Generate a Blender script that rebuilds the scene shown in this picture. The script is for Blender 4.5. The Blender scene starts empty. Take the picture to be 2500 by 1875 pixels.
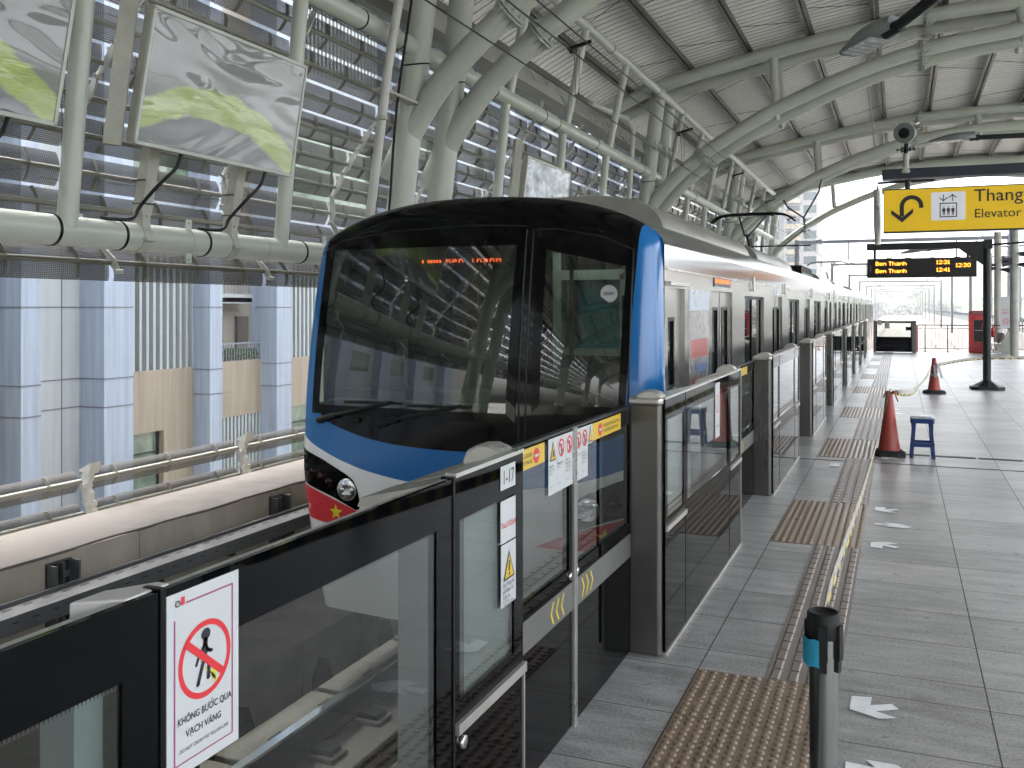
import bpy, math, random
from mathutils import Vector as V, Matrix
random.seed(7)
SC=bpy.context.scene; COL=SC.collection
# ---------------- camera
TH=math.atan((2198-1250)/2300.0)
cam=bpy.data.cameras.new('camera'); co=bpy.data.objects.new('camera',cam); COL.objects.link(co)
co.location=(0,0,1.8); co.rotation_euler=(math.radians(90),0,TH)
cam.sensor_width=36; cam.lens=2300/2500*36; cam.shift_y=-0.075; cam.clip_start=.05; cam.clip_end=4000
SC.camera=co
# ---------------- sky, sun, exposure
SUN_EL=math.radians(58); SUN_AZ=math.radians(292)      # azimuth clockwise from +Y
w=bpy.data.worlds.new('World'); SC.world=w; w.use_nodes=True; nt=w.node_tree
bg=nt.nodes['Background']; sky=nt.nodes.new('ShaderNodeTexSky'); sky.sky_type='NISHITA'; sky.sun_disc=False
sky.sun_elevation=SUN_EL; sky.sun_rotation=SUN_AZ; sky.air_density=1.0; sky.dust_density=6.0; sky.ozone_density=1.0
hs=nt.nodes.new('ShaderNodeHueSaturation'); hs.inputs['Saturation'].default_value=.30; nt.links.new(sky.outputs[0],hs.inputs['Color']); nt.links.new(hs.outputs[0],bg.inputs[0]); bg.inputs[1].default_value=0.15
sl=bpy.data.lights.new('sun','SUN'); sl.energy=.5; sl.angle=math.radians(18); sl.color=(1,.96,.9)
so=bpy.data.objects.new('sun',sl); COL.objects.link(so)
sd=V((math.sin(SUN_AZ)*math.cos(SUN_EL),math.cos(SUN_AZ)*math.cos(SUN_EL),math.sin(SUN_EL)))
so.rotation_euler=sd.to_track_quat('Z','Y').to_euler(); so.location=(20,-10,40)
SC.view_settings.view_transform='Standard'; SC.view_settings.look='None'; SC.view_settings.gamma=1
SC.view_settings.use_curve_mapping=False
SC.view_settings.exposure=3.4

# ---------------- mesh helpers
class MB:
    def __init__(s): s.v=[];s.f=[];s.m=[];s.s=[]
    def face(s,pts,m=0,sm=False):
        b=len(s.v); s.v+=[tuple(p) for p in pts]; s.f.append(list(range(b,b+len(pts)))); s.m.append(m); s.s.append(sm)
    def grid(s,rows,m=0,sm=True,close=False,mf=None):
        b=len(s.v); n=len(rows[0])
        for r in rows: s.v+=[tuple(p) for p in r]
        for i in range(len(rows)-1):
            for j in range(n if close else n-1):
                k=(j+1)%n
                if mf:
                    mm=mf(i,j)
                    if mm is None: continue
                else: mm=m
                s.f.append([b+i*n+j,b+i*n+k,b+(i+1)*n+k,b+(i+1)*n+j]); s.m.append(mm); s.s.append(sm)
        return s
    def box(s,x0,x1,y0,y1,z0,z1,m=0):
        x0,x1=min(x0,x1),max(x0,x1);y0,y1=min(y0,y1),max(y0,y1);z0,z1=min(z0,z1),max(z0,z1)
        b=len(s.v); s.v+=[(x,y,z) for z in(z0,z1) for y in(y0,y1) for x in(x0,x1)]
        for q in((0,2,3,1),(4,5,7,6),(0,1,5,4),(2,6,7,3),(0,4,6,2),(1,3,7,5)):
            s.f.append([b+i for i in q]); s.m.append(m); s.s.append(False)
        return s
    def obox(s,o,u,v,w,m=0):
        """box from corner o spanned by three vectors"""
        o,u,v,w=V(o),V(u),V(v),V(w)
        b=len(s.v); s.v+=[tuple(o+u*i+v*j+w*k) for k in(0,1) for j in(0,1) for i in(0,1)]
        fl=u.cross(v).dot(w)<0
        for q in((0,2,3,1),(4,5,7,6),(0,1,5,4),(2,6,7,3),(0,4,6,2),(1,3,7,5)):
            q=list(q)[::-1] if fl else q
            s.f.append([b+i for i in q]); s.m.append(m); s.s.append(False)
        return s
    def bar(s,p,q,a,b_,m=0,up=(0,0,1)):
        """rectangular bar p->q, width a (sideways), height b_ (up)"""
        p,q=V(p),V(q); d=(q-p).normalized(); u=V(up)
        sd_=d.cross(u).normalized(); un=sd_.cross(d).normalized()
        return s.obox(p-sd_*a/2-un*b_/2,sd_*a,un*b_,q-p,m)
    def tube(s,pts,r,n=12,m=0,caps=True):
        pts=[V(p) for p in pts]; N=len(pts); rs=r if isinstance(r,(list,tuple)) else [r]*N
        t0=(pts[1]-pts[0]).normalized(); a=V((0,0,1)) if abs(t0.z)<.9 else V((1,0,0))
        u=t0.cross(a).normalized(); rows=[]
        for i in range(N):
            t=(pts[min(i+1,N-1)]-pts[max(i-1,0)]).normalized()
            u=(u-t*u.dot(t)).normalized(); v=t.cross(u)
            rows.append([pts[i]+(u*math.cos(2*math.pi*k/n)+v*math.sin(2*math.pi*k/n))*rs[i] for k in range(n)])
        s.grid(rows,m,True,True)
        if caps:
            s.face(rows[0][::-1],m); s.face(rows[-1],m)
        return s
    def lathe(s,c,prof,n=24,m=0,ax='z',sm=True,cap=True):
        """prof: list of (r,h) along axis"""
        c=V(c); rows=[]
        for r,h in prof:
            row=[]
            for k in range(n):
                a=2*math.pi*k/n; x,y=r*math.cos(a),r*math.sin(a)
                row.append(c+(V((x,y,h)) if ax=='z' else V((h,x,y)) if ax=='x' else V((x,h,y))))
            rows.append(row)
        s.grid(rows,m,sm,True)
        if cap:
            s.face(rows[0][::-1],m); s.face(rows[-1],m)
        return s
    def prism(s,poly,o,u,v,w,m=0,m2=None):
        """2D polygon in (u,v) at o, extruded by w"""
        o,u,v,w=V(o),V(u),V(v),V(w)
        a=[o+u*x+v*y for x,y in poly]; b=[p+w for p in a]; n=len(a)
        s.face(b,m); s.face(a[::-1],m)
        for i in range(n): s.face([a[i],a[(i+1)%n],b[(i+1)%n],b[i]],m if m2 is None else m2)
        return s
    def flat(s,poly,o,u,v,m=0):
        o,u,v=V(o),V(u),V(v); s.face([o+u*x+v*y for x,y in poly],m); return s
    def ring(s,c,r0,r1,o,u,v,m=0,n=36,sy=1):
        o,u,v=V(o),V(u),V(v)
        P=lambda r,k:o+u*(c[0]+r*math.cos(2*math.pi*k/n))+v*(c[1]+r*sy*math.sin(2*math.pi*k/n))
        for k in range(n): s.face([P(r1,k),P(r1,k+1),P(r0,k+1),P(r0,k)] if r0>0 else [P(r1,k),P(r1,k+1),o+u*c[0]+v*c[1]],m)
        return s
    def text(s,t,size,o,u,v,m=0,al='LEFT',sx=1.0,font=None,bold=0):
        c=bpy.data.curves.new('lettering','FONT'); c.body=t; c.size=size; c.align_x=al; c.resolution_u=3
        if bold: c.offset=bold*size*.6
        ob=bpy.data.objects.new('lettering',c); me=bpy.data.meshes.new_from_object(ob)
        o,u,v=V(o),V(u),V(v); b=len(s.v)
        for p in me.vertices: s.v.append(tuple(o+u*(p.co.x*sx)+v*p.co.y))
        for p in me.polygons: s.f.append([b+i for i in p.vertices]); s.m.append(m); s.s.append(False)
        bpy.data.objects.remove(ob); bpy.data.curves.remove(c); bpy.data.meshes.remove(me)
        return s
    def mesh(s,name,mats):
        me=bpy.data.meshes.new(name); me.from_pydata(s.v,[],s.f)
        for m in (mats if isinstance(mats,(list,tuple)) else [mats]): me.materials.append(m)
        me.polygons.foreach_set('material_index',s.m); me.polygons.foreach_set('use_smooth',s.s); me.update()
        return me
LOC={}
def link(o,parent):
    COL.objects.link(o)
    if parent is not None:
        o.parent=parent
        if parent.type=='EMPTY': o.matrix_parent_inverse=Matrix.LocRotScale(parent.location,parent.rotation_euler,None).inverted()
    return o
def obj(name,mb,mats,parent=None,weld=False,label=None,bevel=0):
    o=bpy.data.objects.new(name,mb.mesh(name,mats)); link(o,parent)
    if weld or bevel:
        import bmesh
        bm=bmesh.new(); bm.from_mesh(o.data); bmesh.ops.remove_doubles(bm,verts=bm.verts,dist=1e-5); bm.to_mesh(o.data); bm.free()
    if bevel:
        md=o.modifiers.new('bevel','BEVEL'); md.width=bevel; md.segments=2; md.limit_method='ANGLE'; md.angle_limit=math.radians(40)
    if label: o['label']=label
    return o
def tag(o,label,cat,group=None):
    o['label']=label; o['category']=cat
    if group: o['group']=group
    return o
def struct(o): o['kind']='structure'; return o
def thing(name,label,cat,loc=(0,0,0),group=None):
    o=bpy.data.objects.new(name,None); o.empty_display_size=.1; o.location=loc; COL.objects.link(o)
    return tag(o,label,cat,group)
def dup(root,delta,label=None):
    """copy of a thing with copies of its parts and sub-parts, moved by delta"""
    r=root.copy(); COL.objects.link(r); r.location=V(root.location)+V(delta)
    if label: r['label']=label
    for ch in list(root.children):
        c=ch.copy(); COL.objects.link(c); inv=ch.matrix_parent_inverse.copy(); c.parent=r; c.matrix_parent_inverse=inv
        for g in list(ch.children):
            d=g.copy(); COL.objects.link(d); d.parent=c
    return r
def catmull(P,n=6):
    P=[V(p) for p in P]; out=[]
    Q=[P[0]*2-P[1]]+P+[P[-1]*2-P[-2]]
    for i in range(1,len(Q)-2):
        a,b,c,d=Q[i-1:i+3]
        for k in range(n):
            t=k/n; out.append(.5*((2*b)+(c-a)*t+(2*a-5*b+4*c-d)*t*t+(3*b-a-3*c+d)*t**3))
    out.append(P[-1]); return out
def arr(P,k=6): return catmull(P,k)

# ---------------- materials
def nodes(name):
    m=bpy.data.materials.new(name); m.use_nodes=True; t=m.node_tree
    return m,t,t.nodes['Principled BSDF'],t.nodes['Material Output']
def N(t,kind,**k):
    n=t.nodes.new('ShaderNode'+kind)
    for a,b in k.items():
        if a=='ins':
            for i,x in b.items(): n.inputs[i].default_value=x
        else: setattr(n,a,b)
    return n
def math_(t,op,a,b=None,c=None,clamp=False):
    n=t.nodes.new('ShaderNodeMath'); n.operation=op; n.use_clamp=clamp
    for i,x in enumerate((a,b,c)):
        if x is None: continue
        if isinstance(x,(int,float)): n.inputs[i].default_value=x
        else: t.links.new(x,n.inputs[i])
    return n.outputs[0]
def mixc(t,f,a,b):
    n=t.nodes.new('ShaderNodeMix'); n.data_type='RGBA'
    for i,x in ((0,f),(6,a),(7,b)):
        if isinstance(x,(int,float)): n.inputs[i].default_value=x
        elif isinstance(x,tuple): n.inputs[i].default_value=(x+(1,))[:4]
        else: t.links.new(x,n.inputs[i])
    return n.outputs[2]
def pm(name,col,rough=.5,metal=0,var=.12,scale=3,bump=0,bscale=40,stretch=None,spec=None,coat=0,emit=None,es=1,dirt=0):
    m,t,p,o=nodes(name)
    tc=N(t,'TexCoord'); vec=tc.outputs['Object']
    if stretch:
        mp=N(t,'Mapping'); mp.inputs['Scale'].default_value=stretch; t.links.new(vec,mp.inputs[0]); vec=mp.outputs[0]
    nz=N(t,'TexNoise',ins={'Scale':scale,'Detail':5,'Roughness':.6}); t.links.new(vec,nz.inputs[0])
    if var:
        lo=tuple(c*(1-var) for c in col); hi=tuple(min(1,c*(1+var)) for c in col)
        r=N(t,'MapRange',ins={1:.3,2:.7}); t.links.new(nz.outputs[0],r.inputs[0])
        cc=mixc(t,r.outputs[0],lo,hi)
        if dirt:
            n2=N(t,'TexNoise',ins={'Scale':scale*.35,'Detail':8,'Roughness':.7}); t.links.new(vec,n2.inputs[0])
            r2=N(t,'MapRange',ins={1:.48,2:.72,3:0,4:dirt}); t.links.new(n2.outputs[0],r2.inputs[0])
            cc=mixc(t,r2.outputs[0],cc,tuple(c*.45 for c in col))
        t.links.new(cc,p.inputs['Base Color'])
        rr=N(t,'MapRange',ins={1:.3,2:.7,3:max(.02,rough*.8),4:min(1,rough*1.25)}); t.links.new(nz.outputs[0],rr.inputs[0]); t.links.new(rr.outputs[0],p.inputs['Roughness'])
    else:
        p.inputs['Base Color'].default_value=col+(1,); p.inputs['Roughness'].default_value=rough
    p.inputs['Metallic'].default_value=metal
    if spec is not None: p.inputs['Specular IOR Level'].default_value=spec
    if coat: p.inputs['Coat Weight'].default_value=coat; p.inputs['Coat Roughness'].default_value=.06
    if emit: p.inputs['Emission Color'].default_value=emit+(1,); p.inputs['Emission Strength'].default_value=es
    if bump:
        nb=N(t,'TexNoise',ins={'Scale':bscale,'Detail':4}); t.links.new(vec,nb.inputs[0])
        b=N(t,'Bump',ins={'Strength':bump,'Distance':.01}); t.links.new(nb.outputs[0],b.inputs['Height']); t.links.new(b.outputs[0],p.inputs['Normal'])
    return m
def glass(name,tint=(.8,.85,.83),f0=.08,rough=.01,pw=4):
    m=bpy.data.materials.new(name); m.use_nodes=True; t=m.node_tree; t.nodes.clear()
    out=N(t,'OutputMaterial'); tr=N(t,'BsdfTransparent'); tr.inputs[0].default_value=tint+(1,)
    gl=N(t,'BsdfGlossy'); gl.inputs['Roughness'].default_value=rough; gl.inputs[0].default_value=(1,1,1,1)
    lw=N(t,'LayerWeight'); lw.inputs[0].default_value=.5
    f=math_(t,'MULTIPLY_ADD',math_(t,'POWER',lw.outputs['Facing'],pw),1-f0,f0)
    mx=N(t,'MixShader'); t.links.new(f,mx.inputs[0]); t.links.new(tr.outputs[0],mx.inputs[1]); t.links.new(gl.outputs[0],mx.inputs[2]); t.links.new(mx.outputs[0],out.inputs[0])
    return m
M={}
M['steel']=pm('pale_green_paint',(.42,.445,.395),.33,0,.06,1.2,bump=.02,bscale=6,dirt=.22)
M['steel_dirty']=pm('weathered_pale_paint',(.36,.36,.31),.5,0,.15,3,dirt=.5)
M['screenbar']=pm('screen_bar_paint',(.20,.20,.17),.5,0,.12,3,dirt=.4)
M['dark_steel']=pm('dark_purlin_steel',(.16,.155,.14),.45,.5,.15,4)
M['black']=pm('black_paint',(.004,.0045,.005),.35,0,.1,5,spec=.2)
M['rubber']=pm('black_rubber',(.007,.007,.007),.7,0,.2,8)
M['blackglass']=pm('black_enamel_glass',(.0014,.0016,.002),.04,0,0,spec=.11)
M['chrome']=pm('brushed_aluminium',(.62,.61,.58),.25,.95,.08,3,stretch=(1,1,.05))
M['alu']=pm('anodised_aluminium',(.55,.54,.51),.32,.7,.08,5)
M['psd_pillar']=pm('psd_pillar_metal',(.15,.147,.135),.28,.75,.15,2,stretch=(2,2,.25))
M['psd_inner']=pm('psd_inner_grey',(.33,.35,.34),.4,.2,.12,3,stretch=(1,1,.2),dirt=.3)
M['band']=pm('psd_grey_band',(.19,.19,.18),.38,.5,.05,3)
M['glass']=glass('barrier_glass',(.62,.68,.66),.022,.012,3.8)
M['glassdark']=glass('tinted_glass',(.10,.13,.12),.06,.02,4)
M['windshield']=glass('cab_windshield_glass',(.25,.35,.30),.10,.006,3.8)
M['trainwin']=pm('dark_train_window',(.006,.008,.009),.05,0,0,spec=.6)
M['white']=pm('white_print',(.52,.535,.535),.35,0,.03,5,coat=.2)
M['offwhite']=pm('off_white_paint',(.46,.46,.43),.4,0,.08,4,dirt=.15)
M['ink']=pm('black_ink',(.015,.015,.02),.4,0,0)
M['inkgrey']=pm('grey_ink',(.22,.22,.23),.5,0,0)
M['red']=pm('red_ink',(.62,.03,.04),.4,0,.05,6)
M['purple']=pm('plum_ink',(.30,.07,.16),.4,0,0)
M['yellow']=pm('yellow_print',(.62,.41,.02),.35,0,.05,4,coat=.2)
M['yellow2']=pm('yellow_mark',(.72,.55,.05),.5,0,.1,9)
M['blue']=pm('train_blue_paint',(.010,.10,.33),.18,0,.04,2,coat=.8)
M['stud']=pm('brown_tactile_tile',(.24,.175,.12),.33,0,.18,9,bump=.1,bscale=90)
M['lamp_on']=pm('lit_lamp_tube',(.5,.5,.5),.5,0,0,emit=(1,1,.96),es=1.6)
M['alu_bright']=pm('pale_plate',(.55,.53,.51),.4,.2,.06,8)
M['seal']=pm('gloss_black_seal',(.0012,.0013,.0015),.09,0,0,spec=.22)
M['bar']=pm('grey_brown_tactile_bar',(.21,.17,.14),.4,0,.15,9,bump=.1,bscale=90)
M['arrow']=pm('white_floor_paint',(.86,.88,.88),.35,0,.12,14)
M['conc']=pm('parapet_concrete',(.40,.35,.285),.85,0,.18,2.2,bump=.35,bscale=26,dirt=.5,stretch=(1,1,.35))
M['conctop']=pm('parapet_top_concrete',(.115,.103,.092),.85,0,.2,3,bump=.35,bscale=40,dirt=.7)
M['trackconc']=pm('track_concrete',(.25,.23,.20),.9,0,.2,2.5,bump=.5,bscale=22,dirt=.5)
M['railsteel']=pm('rail_side_steel',(.055,.042,.038),.6,.5,.3,12)
M['railtop']=pm('polished_rail_head',(.65,.65,.68),.12,1,.05,5)
M['galv']=pm('galvanised_tray',(.15,.155,.16),.42,.6,.15,5)
M['cone']=pm('faded_red_plastic',(.34,.045,.028),.45,0,.18,7,dirt=.35)
M['stoolblue']=pm('blue_plastic',(.006,.028,.14),.3,0,.12,9,dirt=.25)
M['cabred']=pm('red_cabinet_paint',(.48,.02,.025),.3,0,.08,4,coat=.3)
M['led']=pm('orange_led',(.02,.01,0),.5,0,0,emit=(1,.36,.03),es=.55)
M['ledside']=pm('side_led_orange',(.02,.01,0),.5,0,0,emit=(1,.16,.01),es=.22)
M['ledred']=pm('red_led',(.02,.0,0),.5,0,0,emit=(1,.11,.03),es=.6)
M['ledbg']=pm('led_panel_black',(.005,.004,.0035),.35,0,.1,9)
M['dgrey']=pm('dark_grey_paint',(.010,.012,.013),.4,.2,.12,4)
M['lampgrey']=pm('lamp_housing_grey',(.19,.21,.21),.4,.2,.1,5)
M['lens']=pm('lamp_lens',(.45,.48,.48),.25,0,.15,14,bump=.2,bscale=60)
M['bluetape']=pm('cyan_tape',(.03,.36,.56),.55,0,.12,10,bump=.2,bscale=30)
M['tapewhite']=pm('tape_back_white',(.50,.47,.42),.3,0,.15,9)
M['headlight']=pm('headlight_reflector',(.55,.57,.58),.06,1,.05,10)
M['interior']=pm('cab_interior_panel',(.055,.09,.068),.6,0,.12,2)
M['interior2']=pm('cab_dark_panel',(.008,.010,.009),.6,0,.15,4)
M['teal']=pm('teal_poster',(.03,.25,.28),.4,0,.35,6)
M['fairing']=pm('roof_fairing_grey',(.30,.29,.26),.4,.4,.12,3,dirt=.3)
M['leaf']=pm('leaf_green',(.07,.12,.035),.6,0,.35,9)
M['bark']=pm('bark_brown',(.10,.08,.06),.9,0,.25,5)
# ---------------- special procedural materials
def floor_mat():
    m,t,p,o=nodes('granite_floor_tiles')
    tc=N(t,'TexCoord'); sp=N(t,'SeparateXYZ'); t.links.new(tc.outputs['Object'],sp.inputs[0])
    X,Y=sp.outputs[0],sp.outputs[1]
    sh=math_(t,'MULTIPLY',math_(t,'LESS_THAN',Y,4.83),.28)
    y=math_(t,'DIVIDE',math_(t,'ADD',math_(t,'ADD',Y,sh),-4.97+55.5),.555)
    x=math_(t,'DIVIDE',math_(t,'ADD',X,-.37+65),.65)
    fy=math_(t,'FRACT',y); fx=math_(t,'FRACT',x)
    ey=math_(t,'MULTIPLY',math_(t,'MINIMUM',fy,math_(t,'SUBTRACT',1,fy)),.555)
    ex=math_(t,'MULTIPLY',math_(t,'MINIMUM',fx,math_(t,'SUBTRACT',1,fx)),.65)
    j=math_(t,'LESS_THAN',math_(t,'MINIMUM',ex,ey),.0032)
    cb=N(t,'CombineXYZ'); t.links.new(math_(t,'FLOOR',x),cb.inputs[0]); t.links.new(math_(t,'FLOOR',y),cb.inputs[1])
    wn=N(t,'TexWhiteNoise'); t.links.new(cb.outputs[0],wn.inputs[0])
    n1=N(t,'TexNoise',ins={'Scale':70,'Detail':6,'Roughness':.7}); t.links.new(tc.outputs['Object'],n1.inputs[0])
    mp=N(t,'Mapping'); mp.inputs['Scale'].default_value=(1.2,5,1); t.links.new(tc.outputs['Object'],mp.inputs[0])
    n2=N(t,'TexNoise',ins={'Scale':2.2,'Detail':5,'Roughness':.6}); t.links.new(mp.outputs[0],n2.inputs[0])
    n3=N(t,'TexNoise',ins={'Scale':.9,'Detail':4}); t.links.new(tc.outputs['Object'],n3.inputs[0])
    v=math_(t,'ADD',math_(t,'MULTIPLY',wn.outputs[0],.34),math_(t,'MULTIPLY_ADD',n1.outputs[0],2.2,-1.1))
    v=math_(t,'ADD',v,math_(t,'MULTIPLY_ADD',n2.outputs[0],1.5,-.7),clamp=False)
    v=math_(t,'ADD',v,math_(t,'MULTIPLY_ADD',n3.outputs[0],.7,-.3))
    r=N(t,'MapRange',ins={1:-.2,2:.9}); t.links.new(v,r.inputs[0])
    n5=N(t,'TexNoise',ins={'Scale':11,'Detail':2,'Roughness':.4}); t.links.new(tc.outputs['Object'],n5.inputs[0])
    spot=N(t,'MapRange',ins={1:.70,2:.74,3:0,4:.5}); t.links.new(n5.outputs[0],spot.inputs[0])
    n6=N(t,'TexNoise',ins={'Scale':1.7,'Detail':7,'Roughness':.75,'Distortion':.6}); t.links.new(tc.outputs['Object'],n6.inputs[0])
    st_=N(t,'MapRange',ins={1:.56,2:.70,3:0,4:.35}); t.links.new(n6.outputs[0],st_.inputs[0])
    c=mixc(t,r.outputs[0],(.165,.163,.155),(.52,.512,.495)); c=mixc(t,math_(t,'MAXIMUM',spot.outputs[0],st_.outputs[0]),c,(.09,.085,.078)); c=mixc(t,j,c,(.05,.048,.045))
    t.links.new(c,p.inputs['Base Color'])
    rr=math_(t,'MULTIPLY_ADD',n2.outputs[0],.22,.27); t.links.new(math_(t,'ADD',rr,math_(t,'MULTIPLY',j,.4)),p.inputs['Roughness'])
    hh=math_(t,'ADD',math_(t,'MULTIPLY',n1.outputs[0],.5),math_(t,'MULTIPLY',j,-1.2))
    b=N(t,'Bump',ins={'Strength':.35,'Distance':.003}); t.links.new(hh,b.inputs['Height']); t.links.new(b.outputs[0],p.inputs['Normal'])
    p.inputs['Specular IOR Level'].default_value=.55
    return m
def perf_mat():
    m,t,p,o=nodes('perforated_mesh_metal')
    tc=N(t,'TexCoord'); sp=N(t,'SeparateXYZ'); t.links.new(tc.outputs['Object'],sp.inputs[0])
    a=math_(t,'MULTIPLY',sp.outputs[1],math.pi*2/.042); z=math_(t,'MULTIPLY',sp.outputs[2],math.pi*2/.031)
    s=math_(t,'MULTIPLY',math_(t,'SINE',math_(t,'ADD',a,z)),math_(t,'SINE',math_(t,'SUBTRACT',z,a)))
    hole=math_(t,'GREATER_THAN',s,.55)
    p.inputs['Base Color'].default_value=(.095,.09,.086,1); p.inputs['Roughness'].default_value=.5; p.inputs['Metallic'].default_value=.3
    tr=N(t,'BsdfTransparent'); mx=N(t,'MixShader'); t.links.new(hole,mx.inputs[0]); t.links.new(p.outputs[0],mx.inputs[1]); t.links.new(tr.outputs[0],mx.inputs[2]); t.links.new(mx.outputs[0],o.inputs[0])
    return m
def steel_mat(name,base,rough,vert=True):
    m,t,p,o=nodes(name)
    tc=N(t,'TexCoord'); mp=N(t,'Mapping'); mp.inputs['Scale'].default_value=(1,2.2,.5) if vert else (1,.2,9); t.links.new(tc.outputs['Object'],mp.inputs[0])
    n=N(t,'TexNoise',ins={'Scale':3,'Detail':6,'Roughness':.65}); t.links.new(mp.outputs[0],n.inputs[0])
    c=mixc(t,n.outputs[0],tuple(x*.95 for x in base),tuple(min(1,x*1.04) for x in base)); t.links.new(c,p.inputs['Base Color'])
    t.links.new(math_(t,'MULTIPLY_ADD',n.outputs[0],.08,rough-.02),p.inputs['Roughness']); p.inputs['Metallic'].default_value=.92
    n2=N(t,'TexNoise',ins={'Scale':1.1,'Detail':2}); t.links.new(tc.outputs['Object'],n2.inputs[0])
    b=N(t,'Bump',ins={'Strength':.25,'Distance':.01}); t.links.new(n2.outputs[0],b.inputs['Height']); t.links.new(b.outputs[0],p.inputs['Normal'])
    return m
def facade_mat(name,col,streak=.25,rough=.45):
    m,t,p,o=nodes(name)
    tc=N(t,'TexCoord'); mp=N(t,'Mapping'); mp.inputs['Scale'].default_value=(3,3,.12); t.links.new(tc.outputs['Object'],mp.inputs[0])
    n=N(t,'TexNoise',ins={'Scale':1.6,'Detail':7,'Roughness':.65}); t.links.new(mp.outputs[0],n.inputs[0])
    n2=N(t,'TexNoise',ins={'Scale':.5,'Detail':5}); t.links.new(tc.outputs['Object'],n2.inputs[0])
    r=N(t,'MapRange',ins={1:.35,2:.75}); t.links.new(n.outputs[0],r.inputs[0])
    c=mixc(t,r.outputs[0],col,tuple(x*(1-streak) for x in col)); 
    c=mixc(t,math_(t,'MULTIPLY',n2.outputs[0],.25),c,tuple(x*.8 for x in col))
    t.links.new(c,p.inputs['Base Color']); p.inputs['Roughness'].default_value=rough
    return m
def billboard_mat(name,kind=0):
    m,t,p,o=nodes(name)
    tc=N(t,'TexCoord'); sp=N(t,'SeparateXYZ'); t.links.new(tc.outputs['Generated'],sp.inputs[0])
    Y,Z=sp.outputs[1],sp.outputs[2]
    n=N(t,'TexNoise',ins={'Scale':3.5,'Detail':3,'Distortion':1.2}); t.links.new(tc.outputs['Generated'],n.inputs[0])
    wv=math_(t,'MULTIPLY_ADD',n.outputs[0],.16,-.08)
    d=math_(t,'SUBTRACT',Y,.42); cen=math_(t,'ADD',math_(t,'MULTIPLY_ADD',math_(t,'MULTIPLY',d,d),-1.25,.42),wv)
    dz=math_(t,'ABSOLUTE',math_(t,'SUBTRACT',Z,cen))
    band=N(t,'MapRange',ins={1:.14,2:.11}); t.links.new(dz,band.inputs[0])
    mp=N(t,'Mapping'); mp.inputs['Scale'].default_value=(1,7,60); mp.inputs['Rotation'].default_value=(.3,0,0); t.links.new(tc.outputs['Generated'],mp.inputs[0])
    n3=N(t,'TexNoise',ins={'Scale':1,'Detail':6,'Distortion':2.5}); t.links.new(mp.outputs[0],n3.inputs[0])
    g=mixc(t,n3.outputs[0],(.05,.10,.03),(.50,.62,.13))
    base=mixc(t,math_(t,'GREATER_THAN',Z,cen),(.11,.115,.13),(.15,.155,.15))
    c=mixc(t,band.outputs[0],base,g)  # green band paints a wavy reflection into the film colour
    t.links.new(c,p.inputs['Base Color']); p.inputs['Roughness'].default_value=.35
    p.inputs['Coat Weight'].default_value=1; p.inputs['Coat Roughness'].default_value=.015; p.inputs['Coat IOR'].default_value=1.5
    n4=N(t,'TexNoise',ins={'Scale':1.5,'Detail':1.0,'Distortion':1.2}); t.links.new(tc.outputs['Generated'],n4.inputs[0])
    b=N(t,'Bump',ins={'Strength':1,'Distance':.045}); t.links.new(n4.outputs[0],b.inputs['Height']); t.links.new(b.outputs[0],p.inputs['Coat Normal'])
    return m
def roof_mat():
    m,t,p,o=nodes('galvanised_roof_sheet')
    tc=N(t,'TexCoord'); mp=N(t,'Mapping'); mp.inputs['Scale'].default_value=(.25,2.5,1); t.links.new(tc.outputs['Object'],mp.inputs[0])
    n=N(t,'TexNoise',ins={'Scale':1.4,'Detail':5,'Roughness':.65}); t.links.new(mp.outputs[0],n.inputs[0])
    c=mixc(t,n.outputs[0],(.68,.68,.67),(.92,.91,.90)); t.links.new(c,p.inputs['Base Color'])
    t.links.new(math_(t,'MULTIPLY_ADD',n.outputs[0],.25,.22),p.inputs['Roughness']); p.inputs['Metallic'].default_value=.3
    return m
M['floor']=floor_mat(); M['perf']=perf_mat(); M['steelbody']=steel_mat('brushed_stainless_body',(.43,.418,.395),.20)
M['steelroof']=steel_mat('polished_stainless_roof_edge',(.31,.325,.35),.15,False)
M['fblue']=facade_mat('blue_cladding',(.29,.335,.40),.38); M['fgrey']=facade_mat('grey_blue_cladding',(.25,.275,.305),.35)
M['fwhite']=facade_mat('white_cladding',(.36,.385,.39),.22); M['ftan']=facade_mat('tan_render',(.30,.25,.185),.4,.8)
M['fcream']=facade_mat('cream_wall',(.46,.43,.36),.12,.8); M['louvre']=facade_mat('pale_louvre',(.32,.35,.345),.18)
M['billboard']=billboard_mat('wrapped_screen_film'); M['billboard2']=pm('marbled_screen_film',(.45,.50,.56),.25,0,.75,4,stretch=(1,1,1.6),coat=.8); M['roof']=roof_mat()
M['winglass']=pm('green_window_glass',(.10,.14,.10),.08,0,.4,1.5,spec=.8); M['joint']=pm('dark_joint_sealant',(.12,.12,.14),.7,0,.1,5)
M['curtain']=pm('brown_curtain',(.20,.17,.145),.8,0,.3,8,stretch=(6,6,.2))

# ---------------- the setting: platform, track, ground
b=MB(); b.box(-1.46,9.6,-75,41.9,-.35,0); struct(obj('platform_floor',b,M['floor']))
b=MB(); b.box(-1.60,-1.465,-75,41.9,-.30,-.012); b.box(-1.5,-1.47,-75,41.9,-1.65,-.30); struct(obj('platform_edge',b,M['trackconc']))
b=MB(); b.box(-6.9,13.2,-75,41.9,-2.4,-1.65); struct(obj('track_bed',b,pm('dark_track_bed',(.12,.11,.098),.95,0,.3,3,bump=.8,bscale=18,dirt=.6)))
b=MB(); b.face([(-1500,-600,-13),(1500,-600,-13),(1500,2600,-13),(-1500,2600,-13)]); struct(obj('ground',b,pm('distant_ground',(.22,.22,.19),.9,0,.3,.02)))
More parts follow.
